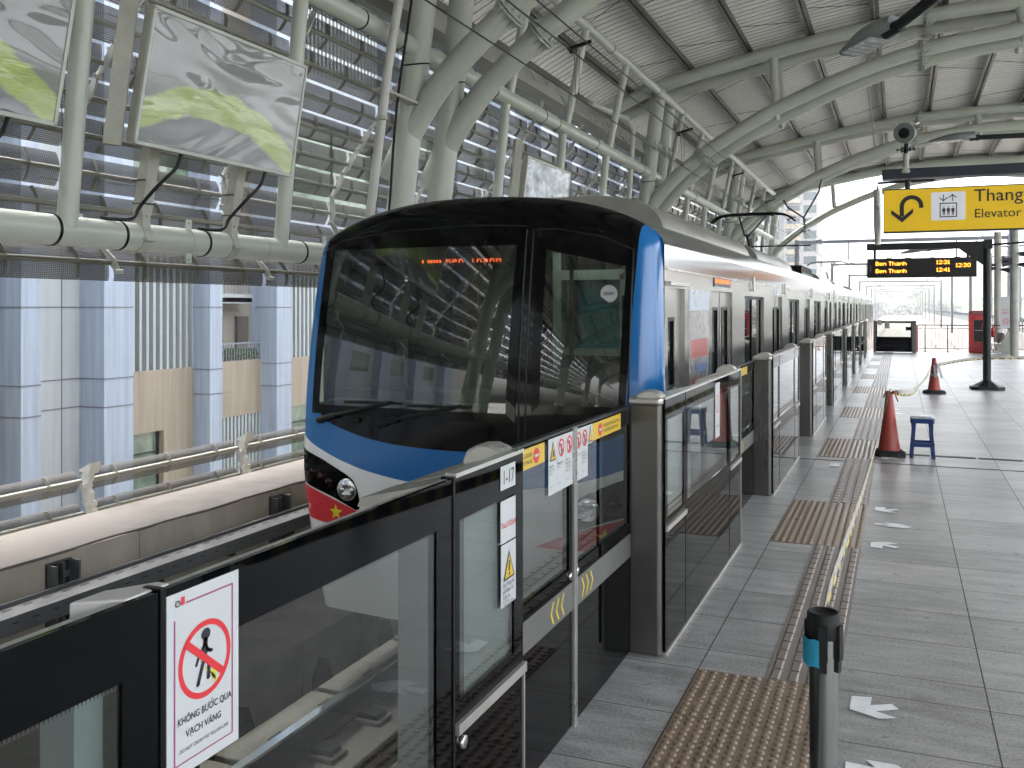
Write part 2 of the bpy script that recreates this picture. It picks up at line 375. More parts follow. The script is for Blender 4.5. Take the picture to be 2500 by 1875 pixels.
# tactile paving
PIL=[4.77,9.23,13.69,18.1,22.8,27.1,31.5,35.6,39.9]
mb=MB(); ms=MB()
for k,P in enumerate(PIL):
    c=P-.93
    b=MB()
    for (x0,x1) in ((-.925,-.612),(-.606,-.27)):
        for (y0,y1) in ((c-.84,c-.283),(c-.277,c+.277),(c+.283,c+.84)):
            b.box(x0,x1,y0,y1,.0,.004)
            n=6 if x0<-.7 else 6
            for i in range(n):
                for j in range(11 if k<4 else 9):
                    J=11 if k<4 else 9
                    x=x0+(i+.5)*(x1-x0)/n; y=y0+(j+.5)*(y1-y0)/J
                    b.lathe((x,y,.004),[(.0175,0),(.0145,.0045),(.008,.0058)] if k<3 else [(.0175,0),(.012,.005)],10 if k<2 else 6)
    o=struct(obj('tactile_paving',b,M['stud']))
b=MB()
segs=[]; prev=-3.0
for P in PIL:
    segs.append((prev,P-.93-.84)); prev=P-.93+.84
segs.append((prev,41.4))
for (a0,a1) in segs:
    if a1<=a0: continue
    b.box(-.606,-.27,a0+.003,a1-.003,0,.0035,1)
    n=max(1,round((a1-a0)/.142))
    for i in range(n):
        y0=a0+(a1-a0)*i/n; y1=y0+(a1-a0)/n-.012
        for q in range(4):
            xc=-.606+.042+q*.084
            b.prism([(-.024,0),(.024,0),(.016,.0055),(-.016,.0055)],(xc,y0+.008,.0035),(1,0,0),(0,0,1),(0,y1-y0-.008,0))
struct(obj('tactile_guide_path',b,[M['bar'],pm('grey_tactile_base',(.23,.2,.175),.45,0,.12,8)]))
# expansion joint, drain
b=MB(); b.box(-1.1,6,11.66,11.675,.0,.004); b.box(-.27,6,11.68,11.688,0,.005,1)
struct(obj('expansion_joint',b,[M['rubber'],M['chrome']]))
b=MB()
x=-.14
while x<6:
    b.box(x,x+.47,12.42,12.53,0,.004); x+=.5
tag(obj('drain_cover',b,pm('dark_drain',(.03,.03,.028),.6,0,.3,30)),'dark slotted drain channel crossing the platform floor','drain')
# painted arrows
bent=[(-.09,-.07),(-.088,.085),(.0,.105),(-.005,.01),(.085,.06),(.115,.01),(.02,-.05),(.108,-.09),(.035,-.125)]
straight=[(-.14,.04),(-.03,.03),(-.07,.085),(.045,.085),(.148,-.01),(.10,-.07),(-.075,-.06),(-.02,-.01),(-.14,-.02)]
nd=['nearest','second','third','fourth','fifth','sixth','seventh','eighth','ninth']
for k,P in enumerate(PIL):
    c=P-.93
    for dy,poly,sg,w_ in ((.70,bent,1,'upper'),(.07,straight,1,'middle'),(-.66,bent,-1,'lower')):
        if c+dy<3.2: continue
        bb=MB(); bb.flat([(x,y*sg) for x,y in (poly if sg>0 else poly[::-1])],(-.12 if poly is bent else -.06,c+dy,.0035),(1,0,0),(0,1,0))
        kind={'upper':'bent boarding arrow farther from the camera','middle':'straight alighting arrow in the middle','lower':'bent boarding arrow nearer the camera'}[w_]
        tag(obj('floor_arrow',bb,M['arrow']),f'white painted {kind}, beside the {nd[k]} studded tactile block','floor arrow','white arrows painted on the floor')
# track: plinth blocks, slabs, rails
def rail(x,lab):
    t=thing('rail',lab,'rail',(x,0,-1.33),'running rails')
    b=MB(); b.prism([(-.07,0),(.07,0),(.07,.015),(.012,.04),(.012,.14),(.036,.15),(.036,.178),(-.036,.178),(-.036,.15),(-.012,.14),(-.012,.04),(-.07,.015)],(x,80,-1.30),(1,0,0),(0,0,1),(0,-95,0))
    obj('rail_web',b,M['railsteel'],t)
    b=MB(); b.box(x-.034,x+.034,-15,80,-1.122,-1.10); obj('rail_head',b,M['railtop'],t)
rail(-3.87,'polished far rail seen through the barrier glass'); rail(-2.43,'near rail under the train on the platform side')
blk=None
for i in range(9):
    y0=.2+i*1.27+.03
    for x0,x1 in ((-4.45,-3.45),):
        b=MB(); b.box(x0,x1,y0,y0+1.2,-1.65,-1.335)
        for q in (0,1):
            yy=y0+.28+q*.62
            b.box(x0+.28,x0+.86,yy-.1,yy+.1,-1.335,-1.30)
        t=obj('rail_plinth',b,M['trackconc'],bevel=.012)
        tag(t,'pale concrete rail plinth block under the far rail','plinth','rail plinth blocks')
        for q in (0,1):
            yy=y0+.28+q*.62
            c=MB(); c.box(x0+.30,x0+.46,yy-.07,yy+.07,-1.30,-1.265); c.lathe((x0+.40,yy,-1.265),[(.028,0),(.028,.03),(.012,.034)],8); c.tube([(x0+.46,yy-.05,-1.27),(x0+.5,yy,-1.23),(x0+.46,yy+.05,-1.27)],.012,6)
            c.box(x0+.66,x0+.82,yy-.07,yy+.07,-1.30,-1.265)
            obj('rail_clip',c,M['rubber'],t)
b=MB()
for i in range(14): b.box(-3.3,-1.9,.6+i*.95,.6+i*.95+.62,-1.65,-1.42)
struct(obj('track_slab',b,M['trackconc']))
# cable trough wall beside the track
t=thing('cable_trough','low concrete cable trough running along the far side of the track','cable trough',(-5.1,0,-1.65))
b=MB(); b.box(-5.6,-4.9,-15,41,-1.65,-1.16); obj('trough_wall',b,M['trackconc'],t)
b=MB()
for i in range(16): b.box(-4.9,-4.894,1+i*1.0,1.012+i*1.0,-1.65,-1.158)
obj('trough_joint',b,M['joint'],t)
b=MB()
for i in range(10):
    y=1.4+i*1.15; b.prism([(0,0),(.34,0),(.26,.2),(.12,.26),(.02,.12)],(-4.897,y,-1.65),(0,1,0),(0,0,1),(.004,0,0))
obj('drain_opening',b,M['rubber'],t)

# ---------------- parapet, cable tray
t=thing('concrete_parapet','thick concrete parapet with a pale flat top beyond the track','parapet',(-6,0,-1.65))
b=MB(); b.box(-6.4,-5.6,-75,46,-1.65,.025); obj('parapet_wall',b,M['conc'],t)
b=MB()
r1=[];n=480
for i in range(n): 
    y=-75+121*i/(n-1); e=-5.6+.012*math.sin(y*3.1)+.01*math.sin(y*7.7+1)+random.uniform(-.008,.008)
    r1.append((y,e))
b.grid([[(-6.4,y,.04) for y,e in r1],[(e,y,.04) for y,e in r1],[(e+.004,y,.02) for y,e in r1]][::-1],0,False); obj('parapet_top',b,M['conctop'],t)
b=MB()
for i in range(24): b.box(-6.4,-5.61,-.2+i*2.0,-.192+i*2.0,.04,.0412); b.box(-5.6,-5.5985,-.2+i*2.0,-.192+i*2.0,-1.6,.02)
obj('pour_joint',b,M['joint'],t)
t=thing('cable_tray','grey slotted cable tray on brackets along the parapet','cable tray',(-5.35,0,-.2))
b=MB(); b.box(-5.5,-5.28,-10,45,-.27,-.19); b.box(-5.29,-5.262,-10,45,-.30,-.186); b.box(-5.5,-5.47,-10,45,-.19,-.165); obj('tray',b,M['galv'],t)
b=MB()
for i in range(150): b.box(-5.262,-5.2605,1+i*.16,1.05+i*.16,-.235,-.228); b.box(-5.42,-5.405,1.05+i*.16,1.12+i*.16,-.19,-.1885)
obj('tray_slots',b,M['rubber'],t)
for i in range(14):
    y=-.1+i*2.56
    b=MB(); b.box(-5.6,-5.585,y-.11,y+.11,-.62,-.02); b.box(-5.6,-5.5,y-.11,y-.095,-.62,-.03); b.box(-5.6,-5.5,y+.095,y+.11,-.62,-.03)
    b.box(-5.585,-5.54,y-.008,y+.008,-.62,-.03)
    for q in range(5): b.box(-5.585,-5.575,y-.08,y-.03,-.58+q*.12,-.51+q*.12,1); b.box(-5.585,-5.575,y+.03,y+.08,-.58+q*.12,-.51+q*.12,1)
    obj('tray_bracket',b,[M['galv'],M['rubber']],t)
for i in range(30):
    y=.6+i*.85
    b=MB(); b.box(-5.34,-5.28,y-.03,y+.03,-.33,-.27); b.box(-5.36,-5.27,y-.012,y+.012,-.315,-.285); obj('tray_clamp',b,M['rubber'],t)

# ---------------- station frame
def colx(z): return -6.35+.127*z
LOW=[(-6.12,3.45),(-5.75,4.12),(-5.2,4.8),(-4.4,5.45),(-3.5,6.0),(-2.57,6.47),(-1.1,7.05),(.42,7.47),(2.0,7.69),(3.2,7.75)]
UP=[(-7.6,6.2),(-6.5,6.78),(-5.4,7.2),(-3.85,7.54),(-2.57,7.78),(-1.1,8.03),(.5,8.22),(2.0,8.30),(3.2,8.32)]
def mir(P): return P+[(6.4-x,z) for x,z in P[::-1][1:] if 6.4-x<9.6]  # right side cut short out of view to let in more skylight
def curve(P,Y,n=5): return catmull([(x,Y,z) for x,z in P],n)
def at(P,x):
    for (a,za),(b_,zb) in zip(P,P[1:]):
        if a<=x<=b_: return za+(zb-za)*(x-a)/(b_-a)
    return P[-1][1]
def flange(mbx,c,d,r,n=10,fin=True):
    c=V(c); d=V(d).normalized(); a=V((0,1,0)) if abs(d.y)<.9 else V((1,0,0)); u=d.cross(a).normalized(); v=d.cross(u)
    for off in (-.022,.022):
        rows=[[c+d*(off+h)+(u*math.cos(2*math.pi*k/24)+v*math.sin(2*math.pi*k/24))*rr for k in range(24)] for rr,h in ((r*.98,-.012),(r*1.42,-.012),(r*1.42,.012),(r*.98,.012))]
        mbx.grid(rows,0,False,True)
    for k in range(n):
        e=u*math.cos(2*math.pi*(k+.5)/n)+v*math.sin(2*math.pi*(k+.5)/n); s=d.cross(e)*.006
        for sg in (-1,1):
            A=c+e*r*.97+d*.034*sg; B=c+e*r*1.38+d*.034*sg; C=c+e*r*.97+d*.17*sg
            mbx.face([A-s,B-s,C-s]); mbx.face([C+s,B+s,A+s]); mbx.face([A-s,A+s,B+s,B-s]); mbx.face([B-s,B+s,C+s,C-s])
        p=c+e*r*1.2
        mbx.lathe(p,[(.014,-.05),(.014,.05)],6,0,'x' if abs(d.x)>.7 else 'z')
def frame(Y,lab,near):
    t=thing('canopy_truss',lab,'station frame',(-6.3,Y,0),'twin tube frames of the canopy')
    for q in (0,1):
        y=Y+q*1.07
        b=MB(); b.tube([(colx(0.03),y,.03),(colx(3),y,3),(colx(7.25),y,7.25)],.172,28); obj('column',b,M['steel'],t)
        b=MB(); b.tube(curve(mir(LOW),y),.158,24); obj('lower_arch',b,M['steel'],t)
        b=MB(); b.tube(curve(mir(UP),y),.155,24); obj('upper_arch',b,M['steel'],t)
        for x in (-2.75,2.35,6.4-2.35):
            b=MB(); zt=at(mir(UP),x); zb=at(mir(LOW),x+.06); b.tube([(x,y,zt-.05),(x+.08,y,zb+.05)],.10,16); obj('arch_strut',b,M['steel'],t)
            if x<3:
                b=MB(); zb2=zb-.13; b.lathe((x+.08,y,zb2-.13),[(.0,0),(.05,.012),(.07,.05),(.07,.16)],14,cap=False); obj('lamp_dome',b,M['offwhite'],t)
        b=MB(); flange(b,(-4.42,y,5.43),(1,0,.78),.158); flange(b,(.45,y,7.475),(1,0,.21),.158); flange(b,(.55,y,8.225),(1,0,.09),.155)
        flange(b,(colx(6.15 if Y<12 else 5.75),y,6.15 if Y<12 else 5.75),(.127,0,1),.172)
        obj('flange',b,M['steel'],t)
        b=MB(); z=4.9
        b.tube([(colx(z)+.18*math.cos(a),y+.18*math.sin(a),z+.04*math.sin(a)) for a in [k*math.pi/8 for k in range(17)]],.010,6); obj('cable_tie',b,M['black'],t)
    return t
for Y,lab in ((-37.33,'twin tube steel frame far behind the camera, fourth back'),(-25.33,'twin tube steel frame behind the camera, third back'),(-13.33,'twin tube steel frame behind the camera, second back'),(-1.33,'twin tube steel frame overhead, behind the camera'),(10.67,'nearest twin tube frame whose columns rise behind the train cab'),(22.67,'second twin tube frame, its columns behind the roof of the first car'),(34.67,'third twin tube frame, beyond the pantograph')):
    frame(Y,lab,1)
t=thing('canopy_truss','last arch, closing the far end of the canopy','station frame',(-6.3,46.67,0),'twin tube frames of the canopy')
b=MB(); b.tube([(colx(.03),46.67,.03),(colx(3),46.67,3),(colx(7.25),46.67,7.25)],.172,20); obj('column',b,M['steel'],t)
b=MB(); b.tube(curve(mir(LOW),46.67),.158,20); obj('lower_arch',b,M['steel'],t)
b=MB(); b.tube(curve(mir(UP),46.67),.21,20); obj('upper_arch',b,M['steel'],t)
for x in (-2.95,.35,3.2):
    b=MB(); b.tube([(x,46.67,at(mir(UP),x)),(x+.1,46.67,at(mir(LOW),x))],.10,14); obj('arch_strut',b,M['steel'],t)
# longitudinal pipes
def pipe(name,x,z,r,y0,y1,lab,rings,mat='steel'):
    t=thing(name,lab,'pipe',(x,y0,z))
    b=MB(); b.tube([(x,-70,z),(x,y1,z)],r,28); obj('pipe_run',b,M[mat],t)
    for y in rings:
        b=MB(); b.tube([(x,y-.012,z),(x,y+.012,z)],r+.006,28); obj('strap_ring',b,M['black'],t)
    return t
P1=(-6.06,2.40); P2=(-5.72,5.1); P3=(-5.3,6.93)
pipe('bottom_chord_pipe',*P1,.122,-12,46.5,'thick horizontal pipe along the foot of the louvred screen',[3.1,4.2,5.36,6.03,7.05,8.6,9.4,12.5,13.4,16,19,25])
pipe('middle_chord_pipe',*P2,.118,-12,46.5,'horizontal pipe at mid height passing through the columns',[9.3,10.2,12.6,13.1,15.2,15.9,18.2,21.9,25,28])
pipe('eaves_pipe',*P3,.095,-12,46.5,'slim bright pipe just under the roof edge',[9.5,13.2,18,21.9,24.6,30],'steel')
b=MB(); pl=thing('pipe_bracket','small bolted lug plates above and below the foot pipe of the screen','lug plate',(-6.0,6.9,2.4))
for q,y in enumerate((6.83,9.02,11.3)):
    for s in (-1,1):
        b=MB(); b.box(P1[0]+.04,P1[0]+.055,y-.035,y+.035,P1[1]+s*.10,P1[1]+s*.20); b.lathe((P1[0]+.055,y,P1[1]+s*.165),[(.012,0),(.012,.012)],8,0,'x'); obj('lug_plate',b,M['steel'],pl)
b=MB()
for x_,z_,r_ in ((P1[0],P1[1],.122),(P2[0],P2[1],.118)):
    for y in (2.2,6.83,7.95,10.0,11.9,14.6,17.1,20.3): b.tube([(x_,y-.004,z_),(x_,y+.004,z_)],r_+.0025,28)
obj('weld_seam',b,M['steel_dirty'],pl)
k=0
for i in range(-1,15):
    y=5.47+2.74*i
    far='' 
    if abs(y-10.95)<.4 or abs(y-22.0)<.5 or y>45: continue
    if abs(y-(34.67+.5))<.9: continue
    k+=1
    t=thing('screen_strut',f'pale leaning strut of the screen frame, number {k} counted from the camera end','strut',(P1[0],y,P1[1]),'struts between the chord pipes')
    b=MB(); b.tube([(P1[0]+.05,y,P1[1]+.02),(P2[0]-.02,y,P2[1])],.078,18); obj('lower_strut',b,M['steel'],t)
    b=MB(); b.tube([(P2[0]+.02,y,P2[1]),(P3[0],y,P3[1])],.075,18); obj('upper_strut',b,M['steel'],t)
STRUTLAB=['leaning strut at the left edge, before the first screen panel','leaning strut between the two wrapped screens','leaning strut just right of the large wrapped screen','leaning strut left of the small far screen','leaning strut directly right of the small far screen','third leaning strut beyond the nearest columns','first leaning strut beyond the second pair of columns','second leaning strut beyond the second pair of columns','third leaning strut beyond the second pair of columns','fourth leaning strut beyond the second pair of columns','first leaning strut beyond the third pair of columns','second leaning strut beyond the third pair of columns','third leaning strut beyond the third pair of columns','last leaning strut before the canopy end','extra leaning strut at the canopy end']
for o in [o for o in COL.objects if o.name.startswith('screen_strut')]:
    pass
for i,o in enumerate(sorted([o for o in COL.objects if o.name.startswith('screen_strut')],key=lambda o:o.location.y)): o['label']=STRUTLAB[min(i,14)]
# louvred mesh screen, one thing per bay
PROF=catmull([(-6.62,0,2.12),(-6.95,0,2.45),(-7.25,0,2.85),(-7.3,0,3.25),(-7.12,0,3.62),(-6.8,0,4.05),(-6.45,0,4.5),(-6.1,0,4.98),(-5.85,0,5.45)],12)
def arclen(P):
    L=[0]
    for a,b_ in zip(P,P[1:]): L.append(L[-1]+(b_-a).length)
    return L
AL=arclen(PROF)
def prof(s):
    for i in range(len(AL)-1):
        if AL[i]<=s<=AL[i+1]:
            f=(s-AL[i])/(AL[i+1]-AL[i]); p=PROF[i].lerp(PROF[i+1],f); d=(PROF[i+1]-PROF[i]).normalized(); return p,d
    return PROF[-1],(PROF[-1]-PROF[-2]).normalized()
def blade(t,y0,y1,p,d,w_,n_arc=3):
    nrm=V((-d.z,0,d.x)) # outward
    if nrm.x>0: nrm=-nrm
    dd=(d*.5+V((.12,0,1))*.5).normalized(); nn=V((-dd.z,0,dd.x)); nn=nn if nn.x<0 else -nn
    b=MB(); rows=[]
    for k in range(9):
        a=-1+2*k/8; q=p+dd*(a*w_)+nn*(.055*(a*a)-.0)
        rows.append([V((q.x,y0,q.z)),V((q.x,y1,q.z))])
    b.grid(rows,0,True)
    L=obj('louvre_blade',b,M['perf'],t)
    b=MB(); b.tube([(p.x+.02,y0,p.z),(p.x+.02,y1,p.z)],.026,10)
    for i in range(n_arc):
        y=y0+(y1-y0)*(i+.5)/n_arc; ra=[]
        for sgn in (-1,1):
            for k in range(5):
                a=sgn*k/4*.95; q=p+dd*(a*w_)+nn*(.055*a*a)
                ra.append((a,q))
            pts=[q for a,q in ra[-5:]]
            for A,B in zip(pts,pts[1:]):
                A=V((A.x,y,A.z)); B=V((B.x,y,B.z)); e=-nn*.045
                b.obox(A,(0,.008,0),e,B-A)
    obj('blade_rail',b,M['screenbar'],L)
def rib(t,y,pts,w_=.05):
    b=MB()
    for i in range(len(pts)-1):
        A,B=pts[i],pts[i+1]; d=(B-A); n_=V((d.z,0,-d.x)).normalized()*w_
        n_=n_ if n_.x>0 else -n_
        P=[A,A+d*.5+n_*1.5,B,A+d*.5-n_*.3]
        poly=[(q.x,q.z) for q in (A-n_*.3,A+n_*.5,A+d*.3+n_*1.3,A+d*.75+n_*1.1,B+n_*.5,B-n_*.3)]
        b.prism(poly,(0,y-.012,0),(1,0,0),(0,0,1),(0,.024,0))
        b.tube([V((A.x,y-.045,A.z))+n_*.2,V((A.x,y+.045,A.z))+n_*.2],.022,8)
    b2=b
    obj('screen_rib',b,M['offwhite'],t)
def bay(y0,y1,lab):
    t=thing('louvre_screen',lab,'louvred screen',(-6.8,y0,2.2),'mesh louvre bays of the side screen')
    tot=AL[-1]; nb=11; pts=[]
    for i in range(nb):
        s=tot*(i+.35)/nb; p,d=prof(s); blade(t,y0+.03,y1-.03,p,d,tot/nb*.435)
    for i in range(nb+1): pts.append(prof(tot*i/nb)[0])
    rib(t,y0,pts)
    return t
def lowbay(y0,y1,lab):
    t=thing('rail_screen',lab,'louvred screen',(-7.0,y0,0),'low mesh rails along the parapet')
    d=V((-.35,0,1)).normalized()
    for z in (.17,-.13): blade(t,y0+.03,y1-.03,V((-7.1+(.17-z)*.1,0,z)),d,.10)
    b=MB()
    for A,B in ((V((-6.93,0,-.25)),V((-7.0,0,-.04))),(V((-7.0,0,-.04)),V((-7.06,0,.13))),(V((-7.06,0,.13)),V((-7.0,0,.31)))):
        d_=B-A; n_=V((d_.z,0,-d_.x)).normalized()*.055
        b.prism([(q.x,q.z) for q in (A-n_*.4,A+n_*.5,A+d_*.5+n_*1.2,B+n_*.5,B-n_*.4,A+d_*.5-n_*.7)],(0,y0-.03,0),(1,0,0),(0,0,1),(0,.06,0))
        b.tube([V((A.x+.02,y0-.05,A.z)),V((A.x+.02,y0+.05,A.z))],.03,10)
    b.prism([(-7.08,.28),(-6.92,.36),(-6.95,.25)],(0,y0-.06,0),(1,0,0),(0,0,1),(0,.12,0))
    obj('rail_bracket',b,M['offwhite'],t)
names=['first','second','third','fourth','fifth','sixth','seventh','eighth','ninth','tenth','eleventh','twelfth','thirteenth','fourteenth','fifteenth','sixteenth','seventeenth','eighteenth','nineteenth','twentieth']
Y0=2.1
B0=bay(Y0,Y0+2.25,'perforated louvre bay of the side screen, just outside the left edge of the photo')
for i in range(1,19):
    dup(B0,(0,2.25*i,0),'perforated louvre bay of the side screen, '+names[i-1]+' from the left edge')
for i in range(1,15): dup(B0,(0,-2.25*i,0),'perforated louvre bay of the side screen behind the camera, '+names[i]+' back')
lowbay(4.38,6.63,'low mesh rail bay beyond the parapet, first from the left edge')
L0=[o for o in COL.objects if o.name=='rail_screen'][0]
for i in range(1,17): dup(L0,(0,2.25*i,0),'low mesh rail bay beyond the parapet, '+names[i]+' from the left edge')

# ---------------- roof
def roofpts(off=0):
    P=curve(mir(UP),0,5); return [(p.x,p.z+.40+off) for p in P]
RP=roofpts()
b=MB(); rows=[]; pitch=.25; y=-75.0
ys=[]
while y<46.9:
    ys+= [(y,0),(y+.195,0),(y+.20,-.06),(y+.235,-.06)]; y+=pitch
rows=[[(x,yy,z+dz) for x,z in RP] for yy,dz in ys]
b.grid(rows,0,False,False,lambda i,j:1 if i%4==2 else 0)  # rib undersides coloured dark, groove shade painted in
# outer skin makes it a real sheet with thickness
b.grid([[(x,-75,z+.09) for x,z in RP],[(x,46.9,z+.09) for x,z in RP]],0,False)
roof=thing('canopy_roof','long curved corrugated metal canopy roof over the platform','roof',(3.2,17,8.7))
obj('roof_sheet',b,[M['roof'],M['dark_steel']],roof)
b=MB()
b.grid([[(x,46.75,z+.12) for x,z in RP],[(x,46.75,z-.22) for x,z in RP],[(x,47.0,z-.22) for x,z in RP],[(x,47.0,z+.12) for x,z in RP]],0,False); obj('fascia',b,M['steel_dirty'],roof)
def slope(x):
    P=mir(UP); return math.atan2(at(P,x+.3)-at(P,x-.3),.6)
px=[-7.2,-6.1,-4.64,-3.26,-1.88,-.5,.88,2.26,3.64,5.0,6.4,7.8,9.0]
pl=['outermost purlin on the screen side','purlin just outside the eaves pipe','first purlin inside the eaves pipe','second purlin from the eaves pipe','third purlin from the eaves pipe','fourth purlin from the eaves pipe','fifth purlin from the eaves pipe','sixth purlin from the eaves pipe','seventh purlin from the eaves pipe','eighth purlin from the eaves pipe','ninth purlin from the eaves pipe','tenth purlin from the eaves pipe','eleventh purlin from the eaves pipe','twelfth purlin from the eaves pipe','thirteenth purlin from the eaves pipe']
for x,lb in zip(px,pl):
    a=slope(x); z=at(mir(UP),x); c=V((x,0,z))+V((-math.sin(a),0,math.cos(a)))*.255
    u=V((math.cos(a),0,math.sin(a))); n_=V((-math.sin(a),0,math.cos(a)))
    t=thing('roof_purlin','dark twin channel '+lb,'purlin',(x,17,z),'roof purlins running the length of the canopy')
    for s in (-1,1):
        b=MB(); A=c+u*(.015 if s>0 else -.095)-n_*.09
        b.obox(V((A.x,-74.9,A.z)),u*.08,(0,121.6,0),n_*.012); b.obox(V((A.x,-74.9,A.z))+(u*0 if s>0 else u*.072),u*.008,(0,121.6,0),n_*.2)
        obj('channel',b,M['dark_steel'],t)
    b=MB()
    for y in [2+1.0*0+4.0*k for k in range(12)]:
        for dy in (-.14,.14):
            for du in (-.055,.055):
                q=c+u*du-n_*.092; b.lathe((q.x,y+dy,q.z-.012),[(.014,0),(.014,.012)],8)
    obj('bolt_group',b,M['black'],t)
# tie rods
b=MB()
R2=roofpts(-.16)
k=0
for x0,x1 in zip(px[1:8],px[2:9]):
    for y in [1.5+4*j for j in range(12)]:
        z0=at(mir(UP),x0)+.3; z1=at(mir(UP),x1)+.3
        b=MB(); dy=.9 if (k%2) else -.9; k+=1
        b.tube([(x0,y-dy/2,z0),(x1,y+dy/2,z1)],.007,5)
        tag(obj('tie_rod',b,M['black']),'thin dark tie rod braced between two roof purlins','tie rod','tie rods under the roof sheet')
# shiny insulation strip and dark gutter beam between screen top and roof
t=thing('gutter_beam','dark gutter beam with a crumpled foil strip above the screen','gutter',(-6,17,5.8))
b=MB(); b.box(-6.12,-5.98,-70,46.5,5.50,5.68); obj('gutter',b,M['dark_steel'],t)
b=MB(); rr=[]
for k in range(7):
    rr.append([(-6.15-.16*k/6*2,y,5.78+.62*k/6*.9) for y in range(-12,47)])
b.grid(rr,0,False); obj('foil_strip',b,pm('crumpled_foil',(.72,.72,.70),.3,.8,.1,3,bump=1,bscale=9),t)
b=MB(); b.box(-6.62,-6.52,-12,46.5,6.36,6.50); obj('edge_channel',b,M['dark_steel'],t)
# ---------------- the train
XC=-3.17; HW=1.52; YF=7.02; YE=71.0
train=thing('metro_train','stainless metro train with a black and blue cab face waiting at the platform','train',(XC,7,-1.1))
def ztop(x):
    a=abs(x)/HW; return 2.27+.42*max(0,1-a**2.35)**.62 if a<1 else 2.27
# --- front shell
def wz(z):   # half width by height
    z=min(z,2.3); return 1.58-.048*max(0,(z-.6)/1.7)**1.1*1.6-.10*max(0,(.45-z))**1.3
def ysurf(x,z):
    e=max(0,abs(x)/wz(z)); 
    y=6.60+.11*e**2.2
    y+=.16*max(0,(z-.95))**1.6*.62 + .10*max(0,.45-z)**1.4
    if e>.90: y+=.20*(1-math.sqrt(max(0,1-((e-.90)/.10)**2)))*.95
    zt=ztop(min(abs(x),HW-.001)); q=(zt-z)
    if q<.16: y+=.13*(1-math.sqrt(max(0,1-((.16-q)/.16)**2)))
    return min(y,7.05)
def sp(x,z,off=0): return V((XC+x,ysurf(x,z)-off,z))
NX=90; NZ=96
S=[-1+2*i/NX for i in range(NX+1)]
S=[math.copysign(1-(1-abs(s))**1.25,s) if abs(s)>.0 else 0 for s in S]
ZB=-.75
def gp(s,t):
    z0=ZB; x0=s*HW*.985; zt=ztop(x0); z=z0+(zt-z0)*t; x=s*wz(z)
    return x,z
# windows: main windscreen, emergency door glass
WS=[(-1.33,.98),(.40,.98),(.44,2.30),(-1.28,2.30)]
DG=[(.66,1.06),(1.27,1.06),(1.30,2.12),(.66,2.26)]
def inpoly(x,z,P):
    c=False
    for (ax,az),(bx,bz) in zip(P,P[1:]+P[:1]):
        if (az>z)!=(bz>z) and x<(bx-ax)*(z-az)/(bz-az)+ax: c=not c
    return c
def lerpc(C,x):
    x=min(max(abs(x),C[0][0]),C[-1][0])
    for (a,za),(b_,zb) in zip(C,C[1:]):
        if a<=x<=b_:
            f=(x-a)/(b_-a); f=f*f*(3-2*f)*.35+f*.65; return za+(zb-za)*f
# paint scheme in a shader: curves by |x|
def front_mat():
    m,t,p,o=nodes('cab_front_paint'); tc=N(t,'TexCoord'); s=N(t,'SeparateXYZ'); t.links.new(tc.outputs['Object'],s.inputs[0])
    ax=math_(t,'ABSOLUTE',math_(t,'ADD',s.outputs[0],-XC)); z=s.outputs[2]
    def curve_(pts):
        n=N(t,'FloatCurve'); c=n.mapping.curves[0]
        for i,(a,b_) in enumerate(pts):
            a=a/1.6; b_=(b_+1)/3
            if i<2: c.points[i].location=(a,b_)
            else: c.points.new(a,b_)
        n.mapping.update(); t.links.new(math_(t,'DIVIDE',ax,1.6),n.inputs['Value'])
        return math_(t,'MULTIPLY_ADD',n.outputs[0],3,-1)
    blk=curve_([(0,.68),(.32,.685),(.70,.715),(.99,.77),(1.3,.87),(1.46,.945),(1.6,1.06)])
    blu=curve_([(0,.40),(.4,.41),(.70,.445),(.99,.505),(1.3,.61),(1.44,.68),(1.53,.75),(1.6,.90)])
    up=math_(t,'GREATER_THAN',z,blk); 
    side=math_(t,'GREATER_THAN',ax,math_(t,'MULTIPLY_ADD',z,.045,1.265)) # blue band limit
    side=math_(t,'MULTIPLY',side,1)
    isblack=math_(t,'MULTIPLY',up,math_(t,'SUBTRACT',1,side))
    above=math_(t,'GREATER_THAN',z,blu)
    topb=math_(t,'GREATER_THAN',z,2.425); isblack=math_(t,'MAXIMUM',isblack,topb)
    n=N(t,'TexNoise',ins={'Scale':3,'Detail':4}); t.links.new(tc.outputs['Object'],n.inputs[0])
    wh=mixc(t,n.outputs[0],(.76,.76,.75),(.84,.84,.83))
    c=mixc(t,above,wh,(.003,.135,.40)); c=mixc(t,isblack,c,(.0015,.0017,.002))
    t.links.new(c,p.inputs['Base Color']); p.inputs['Roughness'].default_value=.2
    t.links.new(math_(t,'MULTIPLY_ADD',isblack,-.12,.2),p.inputs['Roughness'])
    t.links.new(math_(t,'MULTIPLY_ADD',isblack,-.3,.4),p.inputs['Coat Weight']); p.inputs['Coat Roughness'].default_value=.03; t.links.new(math_(t,'MULTIPLY_ADD',isblack,-.25,.5),p.inputs['Specular IOR Level'])
    return m
M['front']=front_mat()
b=MB(); rows=[[None]*(NX+1) for _ in range(NZ+1)]; XZ={}
for j in range(NZ+1):
    for i in range(NX+1):
        x,z=gp(S[i],j/NZ); XZ[j,i]=(x,z); rows[j][i]=sp(x,z)
def mf(j,i):
    xs=[XZ[j+a,i+c] for a in(0,1) for c in(0,1)]
    for P in (WS,DG):
        if all(inpoly(x,z,P) for x,z in xs): return None
    return 0
b.grid(rows,0,True,False,mf)
